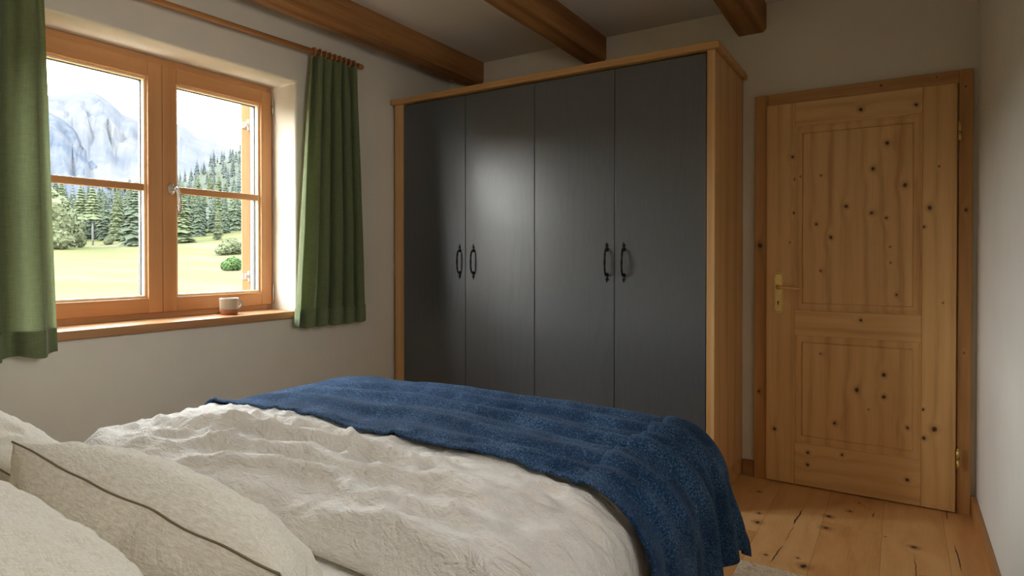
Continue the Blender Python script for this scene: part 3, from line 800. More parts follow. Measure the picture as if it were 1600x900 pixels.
# ------------------------------------------------------------ bed
BX0, BX1, BY0, BY1 = -2.11, -.56, -.32, 2.03
BD = empty('bed', (-1.33, .9, 0)); tag(BD, 'wooden double bed under pale linen bedding in front of the wardrobe', 'bed')
def bp(mb, name, mt, **k):
    o = mb.build(name, mt, None, **k); parent_keep(o, BD, BD.location); return o
for (x, y) in [(BX1 - .06, BY1 - .065), (BX0, BY1 - .065), (BX1 - .06, BY0 + .04), (BX0, BY0 + .04)]:
    bp(MB().box(x, x + .06, y, y + .06, 0, .44), 'leg', M['bed_wood'], bevel=.005)
bp(MB().box(BX1 - .03, BX1, BY0 + .1, BY1 - .066, .24, .42), 'side_rail', M['bed_rail'], bevel=.004)
bp(MB().box(BX0, BX0 + .03, BY0 + .1, BY1 - .066, .24, .42), 'side_rail', M['bed_rail'], bevel=.004)
bp(MB().box(BX0 + .061, BX1 - .061, BY1 - .035, BY1 - .005, .24, .42), 'foot_rail', M['oak_h'], bevel=.004)
bp(MB().box(BX0, BX1, BY0, BY0 + .039, .12, .98), 'headboard', M['oak_h'], bevel=.008)
m = MB()
for k in range(12):
    y = .0 + k * .165
    m.box(BX0 + .031, BX1 - .031, y - .16, y - .09, .32, .34)
bp(m, 'slat_base', M['bed_rail'])

def clamp(a, lo, hi): return max(lo, min(hi, a))
def sstep(a, b, x): t = clamp((x - a) / (b - a), 0, 1); return t * t * (3 - 2 * t)
NV = noise.noise
def soft_box(m, x0, x1, y0, y1, z0, z1, r, nx, ny, nz, disp):
    """rounded soft block built from a cube of grids"""
    bm2 = bmesh.new(); bmesh.ops.create_cube(bm2, size=1.0)
    bmesh.ops.subdivide_edges(bm2, edges=bm2.edges[:], cuts=nx, use_grid_fill=True)
    c = Vector(((x0 + x1) / 2, (y0 + y1) / 2, (z0 + z1) / 2)); h = Vector(((x1 - x0) / 2, (y1 - y0) / 2, (z1 - z0) / 2))
    for v in bm2.verts:
        p = Vector((v.co.x * 2 * h.x, v.co.y * 2 * h.y, v.co.z * 2 * h.z))
        q = Vector([clamp(p[i], -h[i] + r, h[i] - r) for i in range(3)])
        d = p - q
        if d.length > 1e-9: p = q + d.normalized() * r if max(abs(p[i]) - (h[i] - r) for i in range(3)) > r - 1e-6 else p
        v.co = disp(c + p)
    me = bpy.data.meshes.new('t'); bm2.to_mesh(me); bm2.free(); m.bm.from_mesh(me); bpy.data.meshes.remove(me)
    for f in m.bm.faces: f.smooth = True
# mattress with its linen sheet
def mdisp(p):
    q = p.copy()
    if p.z > .5:
        q.z += .006 * NV(Vector((p.x * 4, p.y * 9, 1))) + .004 * abs(NV(Vector((p.x * 7 + p.y * 3, p.y * 16, 4))))
    return q
MT = empty('mattress', (-1.33, .9, .342)); tag(MT, 'mattress under a pale linen fitted sheet on the bed frame', 'mattress')
m = MB(); soft_box(m, BX0 + .036, BX1 - .036, BY0 + .07, BY1 - .071, .342, .50, .03, 24, 1, 1, lambda p: p)
o = m.build('core', M['mattress'], None); parent_keep(o, MT, MT.location)
m = MB(); soft_box(m, BX0 + .034, BX1 - .034, BY0 + .065, BY1 - .069, .36, .565, .05, 110, 1, 1, mdisp)
o = m.build('fitted_sheet', M['sheet'], None); parent_keep(o, MT, MT.location)

# ---- cloth laid over the bed: fold field + drape over the sides
def seg_dist(px, py, pts):
    best = 1e9; side = 0; tt = 0
    n = len(pts) - 1
    for i in range(n):
        ax, ay = pts[i]; bx, by = pts[i+1]; dx, dy = bx - ax, by - ay; L2 = dx*dx + dy*dy
        t = clamp(((px - ax) * dx + (py - ay) * dy) / L2, 0, 1)
        ex, ey = px - ax - t * dx, py - ay - t * dy; d = math.hypot(ex, ey)
        if d < best: best = d; side = dx * ey - dy * ex; tt = (i + t) / n
    return best, side, tt
def creases(px, py, L):
    h = 0
    for pts, amp, w1, w2 in L:
        d, s, t = seg_dist(px, py, pts)
        w = w1 if s > 0 else w2
        if d < 3 * w: h += amp * math.exp(-(d / w) ** 2) * math.sin(PI * clamp(.06 + t * .88, 0, 1)) ** .5
    return h
XE, YE = -.625, 1.925       # where the top turns down at the side / foot
XL = -2.08
def drape(s, t, zt, lift, rr=.07, flare=.10, fl_l=.05):
    """cloth coords -> point + outward normal"""
    a = max(0, s - XE); al = max(0, XL - s); b = max(0, t - YE)
    sx = 1 if a > 0 else -1
    A = a if a > 0 else al
    r = math.hypot(A, b)
    x = clamp(s, XL, XE); y = min(t, YE); z = zt
    n = Vector((0, 0, 1))
    if r > 1e-6:
        dx, dy = sx * A / r, b / r
        q = rr * PI / 2
        if r < q:
            th = r / rr; off = rr * math.sin(th); dz = rr * (1 - math.cos(th)); n = Vector((dx * math.sin(th), dy * math.sin(th), math.cos(th)))
        else:
            off = rr + flare * (r - q) * (1 + 1.6 * (2 * abs(dx * dy))); dz = rr + (r - q) * .985; n = Vector((dx, dy, .1)).normalized()
        x += dx * off; y += dy * off; z -= dz
    return Vector((x, y, z)) + n * lift, n

DC = [  # duvet ridges: polyline, height, width far side, width near side
 ([(-2.0, 1.06), (-1.80, 1.05), (-1.56, 1.10), (-1.38, 1.14), (-1.20, 1.19), (-1.02, 1.20)], .026, .045, .016),
 ([(-1.95, 1.20), (-1.70, 1.22), (-1.5, 1.245), (-1.25, 1.25)], .014, .035, .018),
 ([(-1.62, 1.00), (-1.46, 1.03), (-1.30, 1.07), (-1.1, 1.06), (-.9, 1.10), (-.72, 1.08)], .022, .040, .016),
 ([(-1.48, .93), (-1.30, .97), (-1.13, .99), (-.98, .95), (-.84, .97), (-.68, 1.0)], .018, .035, .018),
 ([(-1.05, 1.24), (-.92, 1.18), (-.80, 1.15), (-.66, 1.17)], .014, .03, .016),
 ([(-1.05, .90), (-.92, .905), (-.80, .91), (-.62, .90)], .012, .03, .02),
 ([(-1.35, 1.26), (-1.25, 1.17), (-1.2, 1.10)], .010, .02, .014),
 ([(-1.75, .93), (-1.6, 1.0), (-1.52, 1.08)], .012, .03, .02),
 ([(-1.93, .92), (-1.75, .99), (-1.62, 1.10), (-1.55, 1.2)], .008, .02, .014),
]
def duvet_h(s, t):
    h = 1.9 * creases(s, t, DC)
    w = Vector((s + .08 * NV(Vector((s * 3, t * 3, 5))), t, 0))
    r1 = 1 - abs(NV(Vector((w.x * 3.2 + t * 1.5, w.y * 9.0, 1.0)))) * 2
    r2 = 1 - abs(NV(Vector((w.x * 8 - t * 4.0, w.y * 17, 7.0)))) * 2
    r3 = 1 - abs(NV(Vector((w.x * 26 + t * 9, w.y * 30, 3.0)))) * 2
    fade = sstep(.84, .93, t)
    fade *= 1 - .8 * sstep(1.33, 1.42, t)
    h += fade * (.017 * max(0, r1) ** 2 + .008 * max(0, r2) ** 2 + .003 * r3) + .018 * NV(Vector((s * 2.2, t * 2.6, 9))) * fade
    return h
def duvet_fn(a, b):
    s = -2.42 + (-.16 + 2.42) * a; t = .85 + 1.06 * b
    puff = .048 * (1 - (1 - sstep(.845, .96, t)) ** 2)
    edge = -.010 * (1 - sstep(.85, .87, t))
    crown = .018 * math.sin(PI * clamp((s - XL) / (XE - XL), 0, 1)) ** .6
    crownl = .014 * math.exp(-((s + 1.85) / .25) ** 2)
    zt = .584 + puff + edge + crown + crownl
    lift = duvet_h(s, t)
    if t < .90: t2 = .85 + (t - .85) * .7
    p, n = drape(s, t, zt, lift, rr=.14, flare=.05)
    under = clamp((.862 - t) / .012, 0, 1)
    p.y = t + n.y * lift * .5 + .012 * NV(Vector((s * 5, 2, 2))) * (1 - sstep(.85, 1.0, t))
    p.z -= under * .012
    if t > YE - .02: p.y = YE - .02 + (t - YE + .02) * .6
    return p
DV = empty('duvet', (-1.33, 1.4, .56)); tag(DV, 'crumpled pale linen duvet spread over the bed, partly under the blue blanket', 'duvet')
m = MB(); vs = m.grid(duvet_fn, 300, 150)
# rolled head edge going down to the sheet, and closing underside
def underfn(i, z, y): pass
o = m.build('cover', M['duvet'], None, recalc=False, solid=.030); parent_keep(o, DV, DV.location)

BC = [
 ([(-2.02, 1.45), (-1.8, 1.50), (-1.55, 1.47), (-1.3, 1.50), (-1.05, 1.47), (-.80, 1.44), (-.56, 1.45), (-.40, 1.50), (-.2, 1.52)], .024, .05, .030),
 ([(-2.0, 1.60), (-1.75, 1.63), (-1.5, 1.66), (-1.25, 1.62), (-1.0, 1.63), (-.75, 1.60), (-.56, 1.62), (-.35, 1.66), (-.15, 1.68)], .026, .05, .028),
 ([(-1.95, 1.74), (-1.7, 1.80), (-1.45, 1.80), (-1.2, 1.76), (-.95, 1.78), (-.7, 1.76), (-.5, 1.80), (-.3, 1.84), (-.1, 1.86)], .024, .045, .03),
 ([(-1.4, 1.56), (-1.15, 1.56), (-.9, 1.53), (-.7, 1.50), (-.52, 1.52), (-.35, 1.58), (-.15, 1.6)], .016, .03, .025),
 ([(-1.65, 1.91), (-1.35, 1.90), (-1.0, 1.90), (-.7, 1.90), (-.5, 1.94)], .016, .035, .03),
 ([(-1.2, 1.37), (-.95, 1.375), (-.75, 1.36), (-.56, 1.37), (-.4, 1.40), (-.2, 1.42)], .014, .04, .02),
 ([(-1.0, 1.72), (-.8, 1.68), (-.62, 1.70), (-.45, 1.74), (-.2, 1.78)], .016, .03, .022),
]
BS0, BS1, BT0, BT1 = -2.30, -.205, 1.315, 2.16
def blanket_fn(a, b):
    s = BS0 + (BS1 - BS0) * a; t = BT0 + (BT1 - BT0) * b
    # slanting near edge as in the photo
    t += (1 - b) * (-.055 * sstep(-.95, -.45, s) + .02 * NV(Vector((s * 2.5, 0, 3))) + .01)
    base = .584 + .048 + .018 * math.sin(PI * clamp((s - XL) / (XE - XL), 0, 1)) ** .6
    side = max(0, s - XE)
    lift = .019
    if s < XE: lift += max(0, duvet_h(s, t)) * .55 + max(0, duvet_h(s, t) - .012) * .45
    else: lift += max(0, duvet_h(XE, t)) * .55 * max(0, 1 - side / .15) + .010
    lift += 1.3 * creases(s, t, BC)
    lift += .010 * NV(Vector((s * 2.2, t * 7 + s * 1.5, 4))) + .003 * NV(Vector((s * 9, t * 12, 8)))
    # hanging folds grow downwards
    if side > .05:
        g = sstep(.05, .35, side)
        lift += g * .016 * math.sin(t * 34 + 1.2 * NV(Vector((t * 3, side * 3, 2))) + 1.4)
    fb = max(0, t - YE)
    if fb > .04: lift += sstep(.04, .2, fb) * .012 * math.sin(s * 22 + 1.0)
    p, n = drape(s, t, base, lift, rr=.145, flare=.12)
    return p
BK = empty('blanket', (-1.3, 1.7, .6)); tag(BK, 'dark blue wool blanket laid across the foot end of the bed', 'blanket')
m = MB(); m.grid(blanket_fn, 300, 150)
o = m.build('fabric', M['wool'], None, recalc=False, solid=-.008); parent_keep(o, BK, BK.location)

# ---- pillows
def pillow(name_label, loc, rot, w, h, th, seed, fill=1.0):
    root = empty('pillow', loc); root.rotation_euler = rot
    tag(root, name_label, 'pillow')
    m = MB(); n = 70
    def shape(u, v, s):
        # u, v in -1..1
        cu, cv = abs(u), abs(v)
        prof = (max(0, 1 - cu ** 2.6) ** .55) * (max(0, 1 - cv ** 2.6) ** .55)
        x = u * w / 2 * (1 - .055 * (1 - cu ** 2) * 0 - .06 * (1 - (1 - cv ** 2)) * 0)
        y = v * h / 2
        # sides pull in between the corners
        x *= 1 - .05 * (1 - cv ** 2) * cu ** 2
        y *= 1 - .07 * (1 - cu ** 2) * cv ** 2
        z = s * th / 2 * prof * fill
        rad = math.atan2(v, u)
        edge = sstep(.45, .95, max(cu, cv))
        tuck = 1 - abs(NV(Vector((u * 6 * cv + seed, v * 6 * cu, seed)))) * 2
        z += s * prof * .014 * edge * tuck
        z += s * .006 * NV(Vector((u * 4 + seed, v * 3, s * 3))) * prof + s * .004 * (1 - 2 * abs(NV(Vector((u * 9 + seed, v * 4, s))))) * min(1, prof * 2)
        pk = 1 - 2 * abs(NV(Vector((u * 7 + seed * 2, v * 1.3, s * .5))))      # creases running in from the long seams
        pk2 = 1 - 2 * abs(NV(Vector((u * 3.1 + v * 1.2, v * 4.5 + seed, s))))
        z += s * min(1, prof * 2.5) * (.0075 * pk * sstep(.15, .9, cv) + .005 * pk2)
        y += .004 * NV(Vector((u * 4, v, seed))) * cv + .010 * math.copysign(1, v) * cv * (u * u - .4) * -.6
        z += .006 * NV(Vector((u * 3, v * 2, seed + 4)))
        return Vector((x, y, z))
    top = [[None] * (n + 1) for _ in range(n + 1)]; bot = [[None] * (n + 1) for _ in range(n + 1)]
    f = lambda k: math.sin((k / n - .5) * PI)
    for i in range(n + 1):
        for j in range(n + 1):
            u, v = f(i), f(j)
            p = shape(u, v, 1); top[i][j] = m.bm.verts.new(p)
            bot[i][j] = top[i][j] if i in (0, n) or j in (0, n) else m.bm.verts.new(shape(u, v, -1))
    for i in range(n):
        for j in range(n):
            fc = m.bm.faces.new([top[i][j], top[i+1][j], top[i+1][j+1], top[i][j+1]]); fc.smooth = True
            q = [bot[i][j], bot[i][j+1], bot[i+1][j+1], bot[i+1][j]]
            fc = m.bm.faces.new(q); fc.smooth = True
    m.build('cushion', M['pillow'], root)
    # seam running round the edge
    m = MB(); pts = []
    K = 60
    for k in range(K): pts.append(shape(-1 + 2 * k / K, -1, 0))
    for k in range(K): pts.append(shape(1, -1 + 2 * k / K, 0))
    for k in range(K): pts.append(shape(1 - 2 * k / K, 1, 0))
    for k in range(K): pts.append(shape(-1, 1 - 2 * k / K, 0))
    m.tube([p * 1.001 for p in pts], .0018, 8, closed=True)
    m.build('seam', M['seam_shade'], root)
    return root
pillow('linen pillow with top seam darkened as shade, leaning in front, nearest the duvet', (-1.060, .575, .668), (R(-60), R(5), R(3)), .73, .34, .23, 3.1)
pillow('linen pillow farthest left, partly hidden behind the seamed front pillow', (-1.90, .565, .700), (R(-42), R(3), R(3)), .76, .38, .21, 8.4)
pillow('linen pillow in the bottom left corner, resting closest to the headboard', (-1.06, .245, .775), (R(-24), R(4), R(0)), .80, .44, .22, 5.7)

# ------------------------------------------------------------ rug
def rug_fn(a, b):
    x = -.524 + .68 * a; y = 1.02 + 1.485 * b
    px, py = x / .0105, y / .0135
    row = math.floor(py)
    k = abs(math.sin(PI * (px + .5 * (row % 2)))) * abs(math.sin(PI * py))
    e = min(a * .68, (1 - a) * .68, b * 1.485, (1 - b) * 1.485)
    z = .004 + .010 * k ** .6 * (.8 + .5 * NV(Vector((x * 40, y * 40, 0)))) + .003 * NV(Vector((x * 9, y * 9, 2)))
    z *= sstep(-.002, .006, e) * .9 + .1
    return Vector((x + .002 * NV(Vector((y * 30, 0, 1))), y + .003 * NV(Vector((x * 20, 3, 1))), z + .001))
m = MB(); m.grid(rug_fn, 200, 440)
tag(m.build('rug', M['rug'], None, recalc=False, solid=.003), 'chunky woven beige rug on the plank floor beside the bed', 'rug')
bpy.data.objects['rug'].location.z = .0035

# ------------------------------------------------------------ outside: meadow, forest, mountains
def AZ(az, d): return Vector((-math.cos(R(az)) * d, math.sin(R(az)) * d, 0))
def interp(x, pts):
    if x <= pts[0][0]: return pts[0][1]
    for (a, b), (c, d) in zip(pts, pts[1:]):
        if x <= c: t = (x - a) / (c - a); return b + (d - b) * t
    return pts[-1][1]
def ridge_slope(az): return interp(az, [(0, .07), (20, .070), (24, .080), (27, .095), (30, .112), (32, .135), (34, .158), (38, .19), (60, .22)])
def ground_z(az, d):
    near = interp(d, [(0, -.75), (30, -.62), (60, -.45), (100, .35), (150, 3.0 + .12 * max(0, az - 24)), (200, 6.0 + .30 * max(0, az - 24)), (230, 9 + .4 * max(0, az - 24))])
    if d > 230:
        t = (d - 230) / (680 - 230); rs = 1.19 + ridge_slope(az) * 680
        base = 9 + .4 * max(0, az - 24)
        near = base + (rs - base) * min(1, t) ** 1.6
        if t > 1: near = rs - (d - 680) * .12
        near += 5 * NV(Vector((az * .35, d * .01, 2)))
    return near + (.15 * NV(Vector((az * .5, d * .05, 0))) if 15 < d <= 230 else 0)
def grass_mat():
    q = N('meadow_grass'); o = q.tc.outputs['Object']
    n1 = q.noise(q.map(o, scale=(1, 1, 1)), .09, 4, .6); n2 = q.noise(o, 1.6, 5, .75); n3 = q.noise(q.map(o, scale=(.3, 1, 1), rot=(0, 0, .5)), .12, 3)
    c = q.ramp(q.math('ADD', q.math('MULTIPLY', n1, .5), q.math('MULTIPLY', n2, .5)), [(.36, (.020, .0235, .0045)), (.5, (.0290, .0300, .0085)), (.64, (.0360, .0345, .0150))])
    c = q.mix(q.mr(n3, .52, .66, 0, .6), c, (.040, .033, .021))
    return q.out(c, .95, q.bump(n2, .6, .15), spec=.05)
M['grass'] = grass_mat()
def polar(m, fn, a0, a1, ds, na):
    rows = [[m.bm.verts.new(fn(a0 + (a1 - a0) * i / na, d)) for i in range(na + 1)] for d in ds]
    for r0, r1 in zip(rows, rows[1:]):
        for i in range(na):
            f = m.bm.faces.new([r0[i], r0[i+1], r1[i+1], r1[i]]); f.smooth = True
m = MB(); ds = [4, 8, 15, 25, 35, 50, 70, 90, 110, 130, 150, 170, 190, 210, 230]
polar(m, lambda az, d: AZ(az, d) + Vector((0, 0, ground_z(az, d))), -60, 110, ds, 170)
struct(m.build('meadow', M['grass'], None, recalc=False)).name = 'meadow'
def forest_floor():
    q = N('forest_floor'); n = q.noise(q.tc.outputs['Object'], .05, 4, .7)
    return q.out(q.mix(n, (.012, .015, .011), (.018, .022, .014)), .95, spec=.05)
M['fground'] = forest_floor()
m = MB(); ds = [229.9] + [230 + 30 * k for k in range(1, 22)]
polar(m, lambda az, d: AZ(az, d) + Vector((0, 0, ground_z(az, d))), -60, 110, ds, 170)
struct(m.build('hillside', M['fground'], None, recalc=False))

def mountain_mat(name, a, b, c, sc):
    q = N(name); o = q.tc.outputs['Object']
    n1 = q.noise(q.map(o, scale=(1, 1, 1.4)), sc, 6, .65, .5); n2 = q.noise(q.map(o, scale=(1, 1, .35)), sc * 3, 5, .7)
    f = q.math('ADD', q.math('MULTIPLY', n1, .6), q.math('MULTIPLY', n2, .4))
    col = q.ramp(f, [(.40, a), (.50, b), (.60, c)])
    return q.out(col, .95, q.bump(f, .6, 30), spec=.0)
def mountain(name, crest, D, depth, base_slope, mat, rough, label=None):
    m = MB(); na = 260; rows = []
    a0, a1 = crest[0][0], crest[-1][0]
    steps = [0, .12, .24, .36, .48, .6, .7, .8, .88, .95, 1.0, 1.08, 1.2, 1.5]
    def fn(az, k):
        d = D - depth + depth * k
        S = interp(az, crest); H = 1.19 + S * D
        base = base_slope * D
        if k <= 1: h = base + (H - base) * (k ** 1.15)
        else: h = H - (k - 1) * depth * .9
        damp = math.sin(PI * min(1, max(0, k))) if k < 1 else 0
        # gullies running down the face
        g = 1 - abs(NV(Vector((az * .8 + k * 2.2, k * 2.2, 3)))) * 2
        g2 = 1 - abs(NV(Vector((az * 2.2 - k * 3, k * 4.5, 6)))) * 2
        h += rough * (H - base) * (g * .22 + g2 * .12) * damp
        h += rough * (H - base) * .02 * NV(Vector((az * 1.6, 1, 9))) * (1 if k > .8 else 0) + rough * (H - base) * .012 * NV(Vector((az * 5, 1, 9))) * (1 if k > .8 else 0)
        return AZ(az, d) + Vector((0, 0, h))
    polar(m, fn, a0, a1, steps, na)
    return struct(m.build(name, mat, None, recalc=False))
M['mt_far'] = mountain_mat('far_rock_hazed', (.030, .0325, .0385), (.035, .037, .041), (.043, .042, .0405), .0022)  # pale blue-grey stands in for haze, painted into the rock colour
M['mt_near'] = mountain_mat('near_rock_hazed', (.021, .0255, .033), (.027, .031, .038), (.037, .039, .043), .004)  # haze tint in the base colour here too, a little darker
far_crest = [(-5, .12), (10, .15), (17, .19), (19.5, .215), (20.5, .212), (21.2, .2095), (22, .214), (22.8, .2215), (23.4, .2235), (24.0, .220), (24.8, .209), (25.6, .196), (26.6, .1905), (27.5, .1895), (28.3, .192), (29.0, .193), (29.6, .190), (30.3, .182), (31.4, .1745), (32.5, .166), (34, .158), (38, .14), (60, .12)]
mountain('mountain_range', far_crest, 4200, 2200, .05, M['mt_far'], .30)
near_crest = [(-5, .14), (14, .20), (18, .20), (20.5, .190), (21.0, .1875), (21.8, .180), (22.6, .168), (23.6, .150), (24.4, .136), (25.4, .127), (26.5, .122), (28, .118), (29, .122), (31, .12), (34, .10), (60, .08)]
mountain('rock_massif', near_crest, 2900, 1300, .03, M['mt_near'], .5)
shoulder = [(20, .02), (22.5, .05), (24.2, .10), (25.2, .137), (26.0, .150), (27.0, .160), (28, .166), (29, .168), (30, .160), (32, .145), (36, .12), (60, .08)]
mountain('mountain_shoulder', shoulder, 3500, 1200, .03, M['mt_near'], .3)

def foliage(name, a, b):
    q = N(name); n = q.noise(q.tc.outputs['Object'], 1.1, 4, .75)
    oi = q.n.new('ShaderNodeObjectInfo')
    c = q.mix(q.mr(n, .3, .7, 0, 1), a, b)
    c = q.mix(q.mr(oi.outputs['Random'], 0, 1, 0, .45), c, tuple(x * 1.6 for x in b))
    return q.out(c, .9, spec=.05)
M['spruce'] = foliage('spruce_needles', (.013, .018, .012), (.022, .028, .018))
M['spruce_far'] = foliage('hazed_spruce_needles', (.020, .025, .024), (.029, .034, .030))  # paler, greyer spruce green with the haze of distance in the colour
M['larch'] = foliage('pale_larch_needles', (.024, .030, .015), (.034, .040, .021))
M['leaf'] = foliage('pale_leaves', (.027, .033, .016), (.038, .042, .023))
M['leaf_green'] = foliage('fresh_green_leaves', (.013, .026, .008), (.024, .040, .013))
M['bark'] = plain('tree_bark', (0.0252, 0.0189, 0.0147), .9)
M['birch'] = plain('birch_bark', (0.0672, 0.0651, 0.0609), .8)

def conifer_bm(m, rs, layers=20, per=9, width=.22, droop=.35, mi=0, low=.06):
    """unit-height tree; branch tufts with thickness"""
    for L in range(layers):
        t = L / (layers - 1); z = low + (1 - low) * t ** .95
        Rr = width * (1 - t) ** .8 * (rs.uniform(.8, 1.15)) + .008
        k = max(4, int(per * (1 - .4 * t)))
        a0 = rs.uniform(0, 6.28)
        for j in range(k):
            a = a0 + 2 * PI * j / k + rs.uniform(-.25, .25); r = Rr * rs.uniform(.75, 1.2); w = r * rs.uniform(.28, .42) + .004
            dz = -r * droop * rs.uniform(.7, 1.4); th = .012 + .02 * (1 - t)
            c, s = math.cos(a), math.sin(a)
            def P(x, y, zz): return m.bm.verts.new((x * c - y * s, x * s + y * c, z + zz))
            A = P(0, 0, th * 1.6); B = P(r * .6, w, dz * .5); C = P(r, 0, dz); D = P(r * .6, -w, dz * .5); E_ = P(r * .55, 0, dz * .35 + th * 1.2); F = P(.0, 0, -th * 1.2)
            for tri in [(A, B, E_), (E_, B, C), (E_, C, D), (A, E_, D), (F, C, B), (F, D, C), (A, F, B), (A, D, F)]:
                m.bm.faces.new(tri).material_index = mi
    # leader
    m.lathe([(.012, .97), (.001, 1.03)], 5, mi=mi)
def conifer_mesh(name, seed, mats, **k):
    rs = random.Random(seed); m = MB(); m.lathe([(.016, 0), (.010, .5), (.002, .98)], 7, mi=1); conifer_bm(m, rs, **k)
    o = m.build(name, mats, None, recalc=False); me = o.data; bpy.data.objects.remove(o); return me
def leafy_mesh(name, seed, mat, blobs, leaves=2600, ls=.03, low=.05):
    rs = random.Random(seed); m = MB()
    for (bx, by, bz, br) in blobs:
        n = int(leaves * br * br / sum(b[3] ** 2 for b in blobs))
        for _ in range(n):
            v = Vector((rs.gauss(0, 1), rs.gauss(0, 1), rs.gauss(0, 1))).normalized() * br * rs.uniform(.82, 1.06)
            v.z *= .9; p = Vector((bx, by, bz)) + v
            u = Vector((rs.gauss(0, 1), rs.gauss(0, 1), rs.gauss(0, .6))).normalized(); w = u.cross(v.normalized() + Vector((.01, .02, .5))).normalized()
            s = ls * rs.uniform(.6, 1.3)
            vs = [m.bm.verts.new(p + q) for q in (u * s, w * s * .7, -u * s, -w * s * .7)]
            m.bm.faces.new(vs)
    for (bx, by, bz, br) in blobs:
        bm2 = bmesh.new(); bmesh.ops.create_icosphere(bm2, subdivisions=3, radius=br * .9)
        for v in bm2.verts: v.co = v.co * (1 + .18 * NV(v.co * 9 / br * .3 + Vector((bx * 9, seed, 0)))) + Vector((bx, by, bz))
        me = bpy.data.meshes.new('t'); bm2.to_mesh(me); bm2.free(); m.bm.from_mesh(me); bpy.data.meshes.remove(me)
    o = m.build(name, mat, None, recalc=False); me = o.data; bpy.data.objects.remove(o); return me
con = [conifer_mesh('spruce_shape', 10 + k, [M['spruce'], M['bark']], layers=34, width=w, per=11) for k, w in enumerate((.15, .18, .14, .20))]
conL = [conifer_mesh('larch_shape', 30 + k, [M['larch'], M['bark']], layers=30, width=w, per=11, droop=.15) for k, w in enumerate((.17, .2))]
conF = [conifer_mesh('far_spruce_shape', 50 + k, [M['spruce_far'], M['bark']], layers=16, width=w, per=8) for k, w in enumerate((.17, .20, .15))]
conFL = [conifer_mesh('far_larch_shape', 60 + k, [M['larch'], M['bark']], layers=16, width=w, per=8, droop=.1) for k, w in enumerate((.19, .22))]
PLACED = []
def place_tree(me, name, az, d, h, wf, label, cat, group, rs):
    p = AZ(az, d)
    rad = .17 * h * wf
    for (x, y, r_) in PLACED:
        if math.hypot(p.x - x, p.y - y) < (r_ + rad) * .95: return None
    PLACED.append((p.x, p.y, rad))
    o = bpy.data.objects.new(name, me); COL.objects.link(o)
    o.location = (p.x, p.y, ground_z(az, d) - .1)
    o.rotation_euler = (0, 0, rs.uniform(0, 6.28)); o.scale = (h * wf, h * wf, h)
    tag(o, label, cat, group); return o
rs = random.Random(5)
# trees with a place of their own first, so that the forest keeps clear of them
for (a, d, r_) in [(29.55, 165, 3.5), (32.2, 170, 2), (26.35, 160, 3.6), (22.75, 176, 2.5), (23.5, 171, 2.5), (21.2, 150, 5), (22.35, 158, 3)]:
    p = AZ(a, d); PLACED.append((p.x, p.y, r_))
def pane(a): return 'seen through the left pane' if a < 28.2 else 'seen through the right pane'
# belt of tall spruces behind the meadow
for row, (d, st) in enumerate([(194, .95), (206, .95), (220, 1.05)]):
    az = 18.5
    while az < 37.5:
        a = az + rs.uniform(-.2, .2)
        h = interp(a, [(18, 14.5), (23, 15), (27, 15), (30, 13), (34, 13), (40, 15)]) * rs.uniform(.82, 1.12)
        lar = rs.random() < (.34 if a < 28.5 else .06)
        me = rs.choice(conL) if lar else rs.choice(con)
        pos = ['front row', 'middle row', 'back row'][row]
        place_tree(me, 'larch_tree' if lar else 'spruce_tree', a, d + rs.uniform(-4, 4), h, 1.0,
                   ('light green larch in the %s of trees behind the meadow, %s' if lar else 'dark green spruce in the %s of trees behind the meadow, %s') % (pos, pane(a)[13:]), 'tree',
                   ('light larches in the %s behind the meadow, %s' if lar else 'dark spruces in the %s behind the meadow, %s') % (pos, pane(a)), rs)
        az += st
# far forested slope
for row in range(11):
    d = 268 + row * 42
    step = 1.12 * (300 / d) ** .8
    az = (22 if row < 4 else 20.3) + rs.uniform(0, .6)
    while az < 35.6:
        a = az + rs.uniform(-.3, .3) * step; dd = d + rs.uniform(-15, 15)
        lar = rs.random() < interp(row, [(0, .45), (4, .4), (6, .1), (10, 0)])
        me = rs.choice(conFL) if lar else rs.choice(conF)
        pos = 'low on' if row < 4 else ('halfway up' if row < 8 else 'high on')
        place_tree(me, 'larch_tree' if lar else 'spruce_tree', a, dd, rs.uniform(11, 17), 1.0,
                   ('pale green larch %s the far forested slope, %s' if lar else 'blue-green spruce %s the far forested slope, %s') % (pos, pane(a)), 'tree',
                   ('pale larches %s the far slope, %s' if lar else 'spruces %s the far slope, %s') % (pos, pane(a)), rs)
        az += step
print('trees', len(PLACED))
def part_tree(az, d, h, wf, trunk_mat, me, label, name='larch_tree', th=None):
    p = AZ(az, d); root = empty(name, (p.x, p.y, ground_z(az, d) - .05)); tag(root, label, 'tree')
    m = MB(); m.lathe([(h * .016, 0), (h * .011, h * .5), (h * .003, h * .97)], 9); m.build('trunk', trunk_mat, root)
    o = bpy.data.objects.new('foliage', me); COL.objects.link(o); o.parent = root; o.scale = (h * wf, h * wf, h)
def crown_only(nm, seed, mat, **k):
    r_ = random.Random(seed); m = MB(); conifer_bm(m, r_, **k); o = m.build(nm, mat, None, recalc=False); me = o.data; bpy.data.objects.remove(o); return me
cr1 = crown_only('crown_a', 90, M['larch'], layers=26, per=11, width=.26, droop=.2)
cr2 = crown_only('crown_b', 91, M['leaf'], layers=20, per=10, width=.20, droop=.1)
cr3 = crown_only('crown_c', 92, M['spruce'], layers=24, per=11, width=.24, droop=.3)
cr4 = crown_only('crown_d', 93, M['larch'], layers=14, per=9, width=.16, droop=.2, low=.45)
part_tree(29.55, 165, 13.5, 1.0, M['bark'], cr1, 'tall pale green larch standing alone at the meadow edge, right pane')
part_tree(32.2, 170, 8.0, .9, M['bark'], cr2, 'small slim pale tree before the dark forest, above the pale bush')
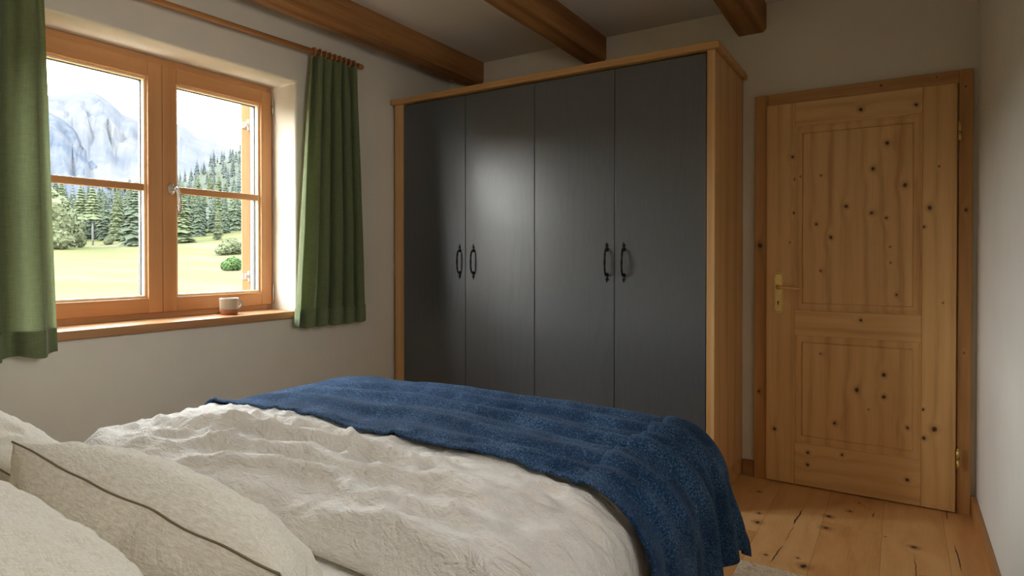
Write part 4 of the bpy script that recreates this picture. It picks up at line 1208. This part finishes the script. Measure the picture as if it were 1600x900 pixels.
part_tree(26.35, 160, 14.0, 1.0, M['bark'], cr3, 'lone dark spruce at the meadow edge beside the middle window post', 'spruce_tree')
part_tree(22.75, 176, 14.0, 1.0, M['birch'], cr4, 'pale-trunked tree left of its white-barked twin, left pane', 'birch_tree')
part_tree(23.5, 171, 14.0, 1.0, M['birch'], cr4, 'pale-trunked tree right of its white-barked twin, left pane', 'birch_tree')
lf1 = leafy_mesh('broad_crown', 3, M['leaf'], [(0, 0, .45, .30), (.08, .05, .68, .22), (-.12, .0, .60, .22), (.16, -.05, .38, .22), (-.18, .05, .32, .22), (0, .1, .86, .13), (.1, 0, .20, .20), (-.1, -.1, .18, .2)])
lf2 = leafy_mesh('bush_crown', 4, M['leaf'], [(0, 0, .42, .42), (.45, .1, .35, .36), (-.45, 0, .32, .34), (.15, .3, .5, .34), (-.8, .0, .2, .24), (.8, 0, .25, .3)], leaves=3200, ls=.06)
lf3 = leafy_mesh('green_bush_crown', 6, M['leaf_green'], [(0, 0, .42, .42), (.45, .1, .35, .36), (-.5, 0, .30, .32)], leaves=2600, ls=.07)
def leafy(me, az, d, h, label, cat, name, wf=1.0):
    p = AZ(az, d); root = empty(name, (p.x, p.y, ground_z(az, d) - .05)); root.rotation_euler = (0, 0, az)
    tag(root, label, cat)
    m = MB(); m.lathe([(.03 * h, 0), (.02 * h, h * .35)], 8); m.build('trunk', M['bark'], root)
    o = bpy.data.objects.new('foliage', me); COL.objects.link(o); o.parent = root; o.scale = (h * wf, h * wf, h)
leafy(lf1, 21.2, 150, 12.5, 'round pale green broadleaf tree beside the left curtain at meadow edge', 'tree', 'broadleaf_tree')
leafy(lf1, 22.35, 158, 8.0, 'smaller pale broadleaf tree just right of the round one by left curtain', 'tree', 'broadleaf_tree', .8)
leafy(lf2, 33.3, 120, 3.6, 'large pale shrub on the meadow behind the bright green bush', 'bush', 'bush')
leafy(lf3, 33.35, 75, 1.9, 'bright green bush standing in the meadow before the pale shrub', 'bush', 'bush')
leafy(lf2, 24.5, 172, 2.6, 'low pale shrub at the foot of the forest, left pane', 'bush', 'bush', .8)
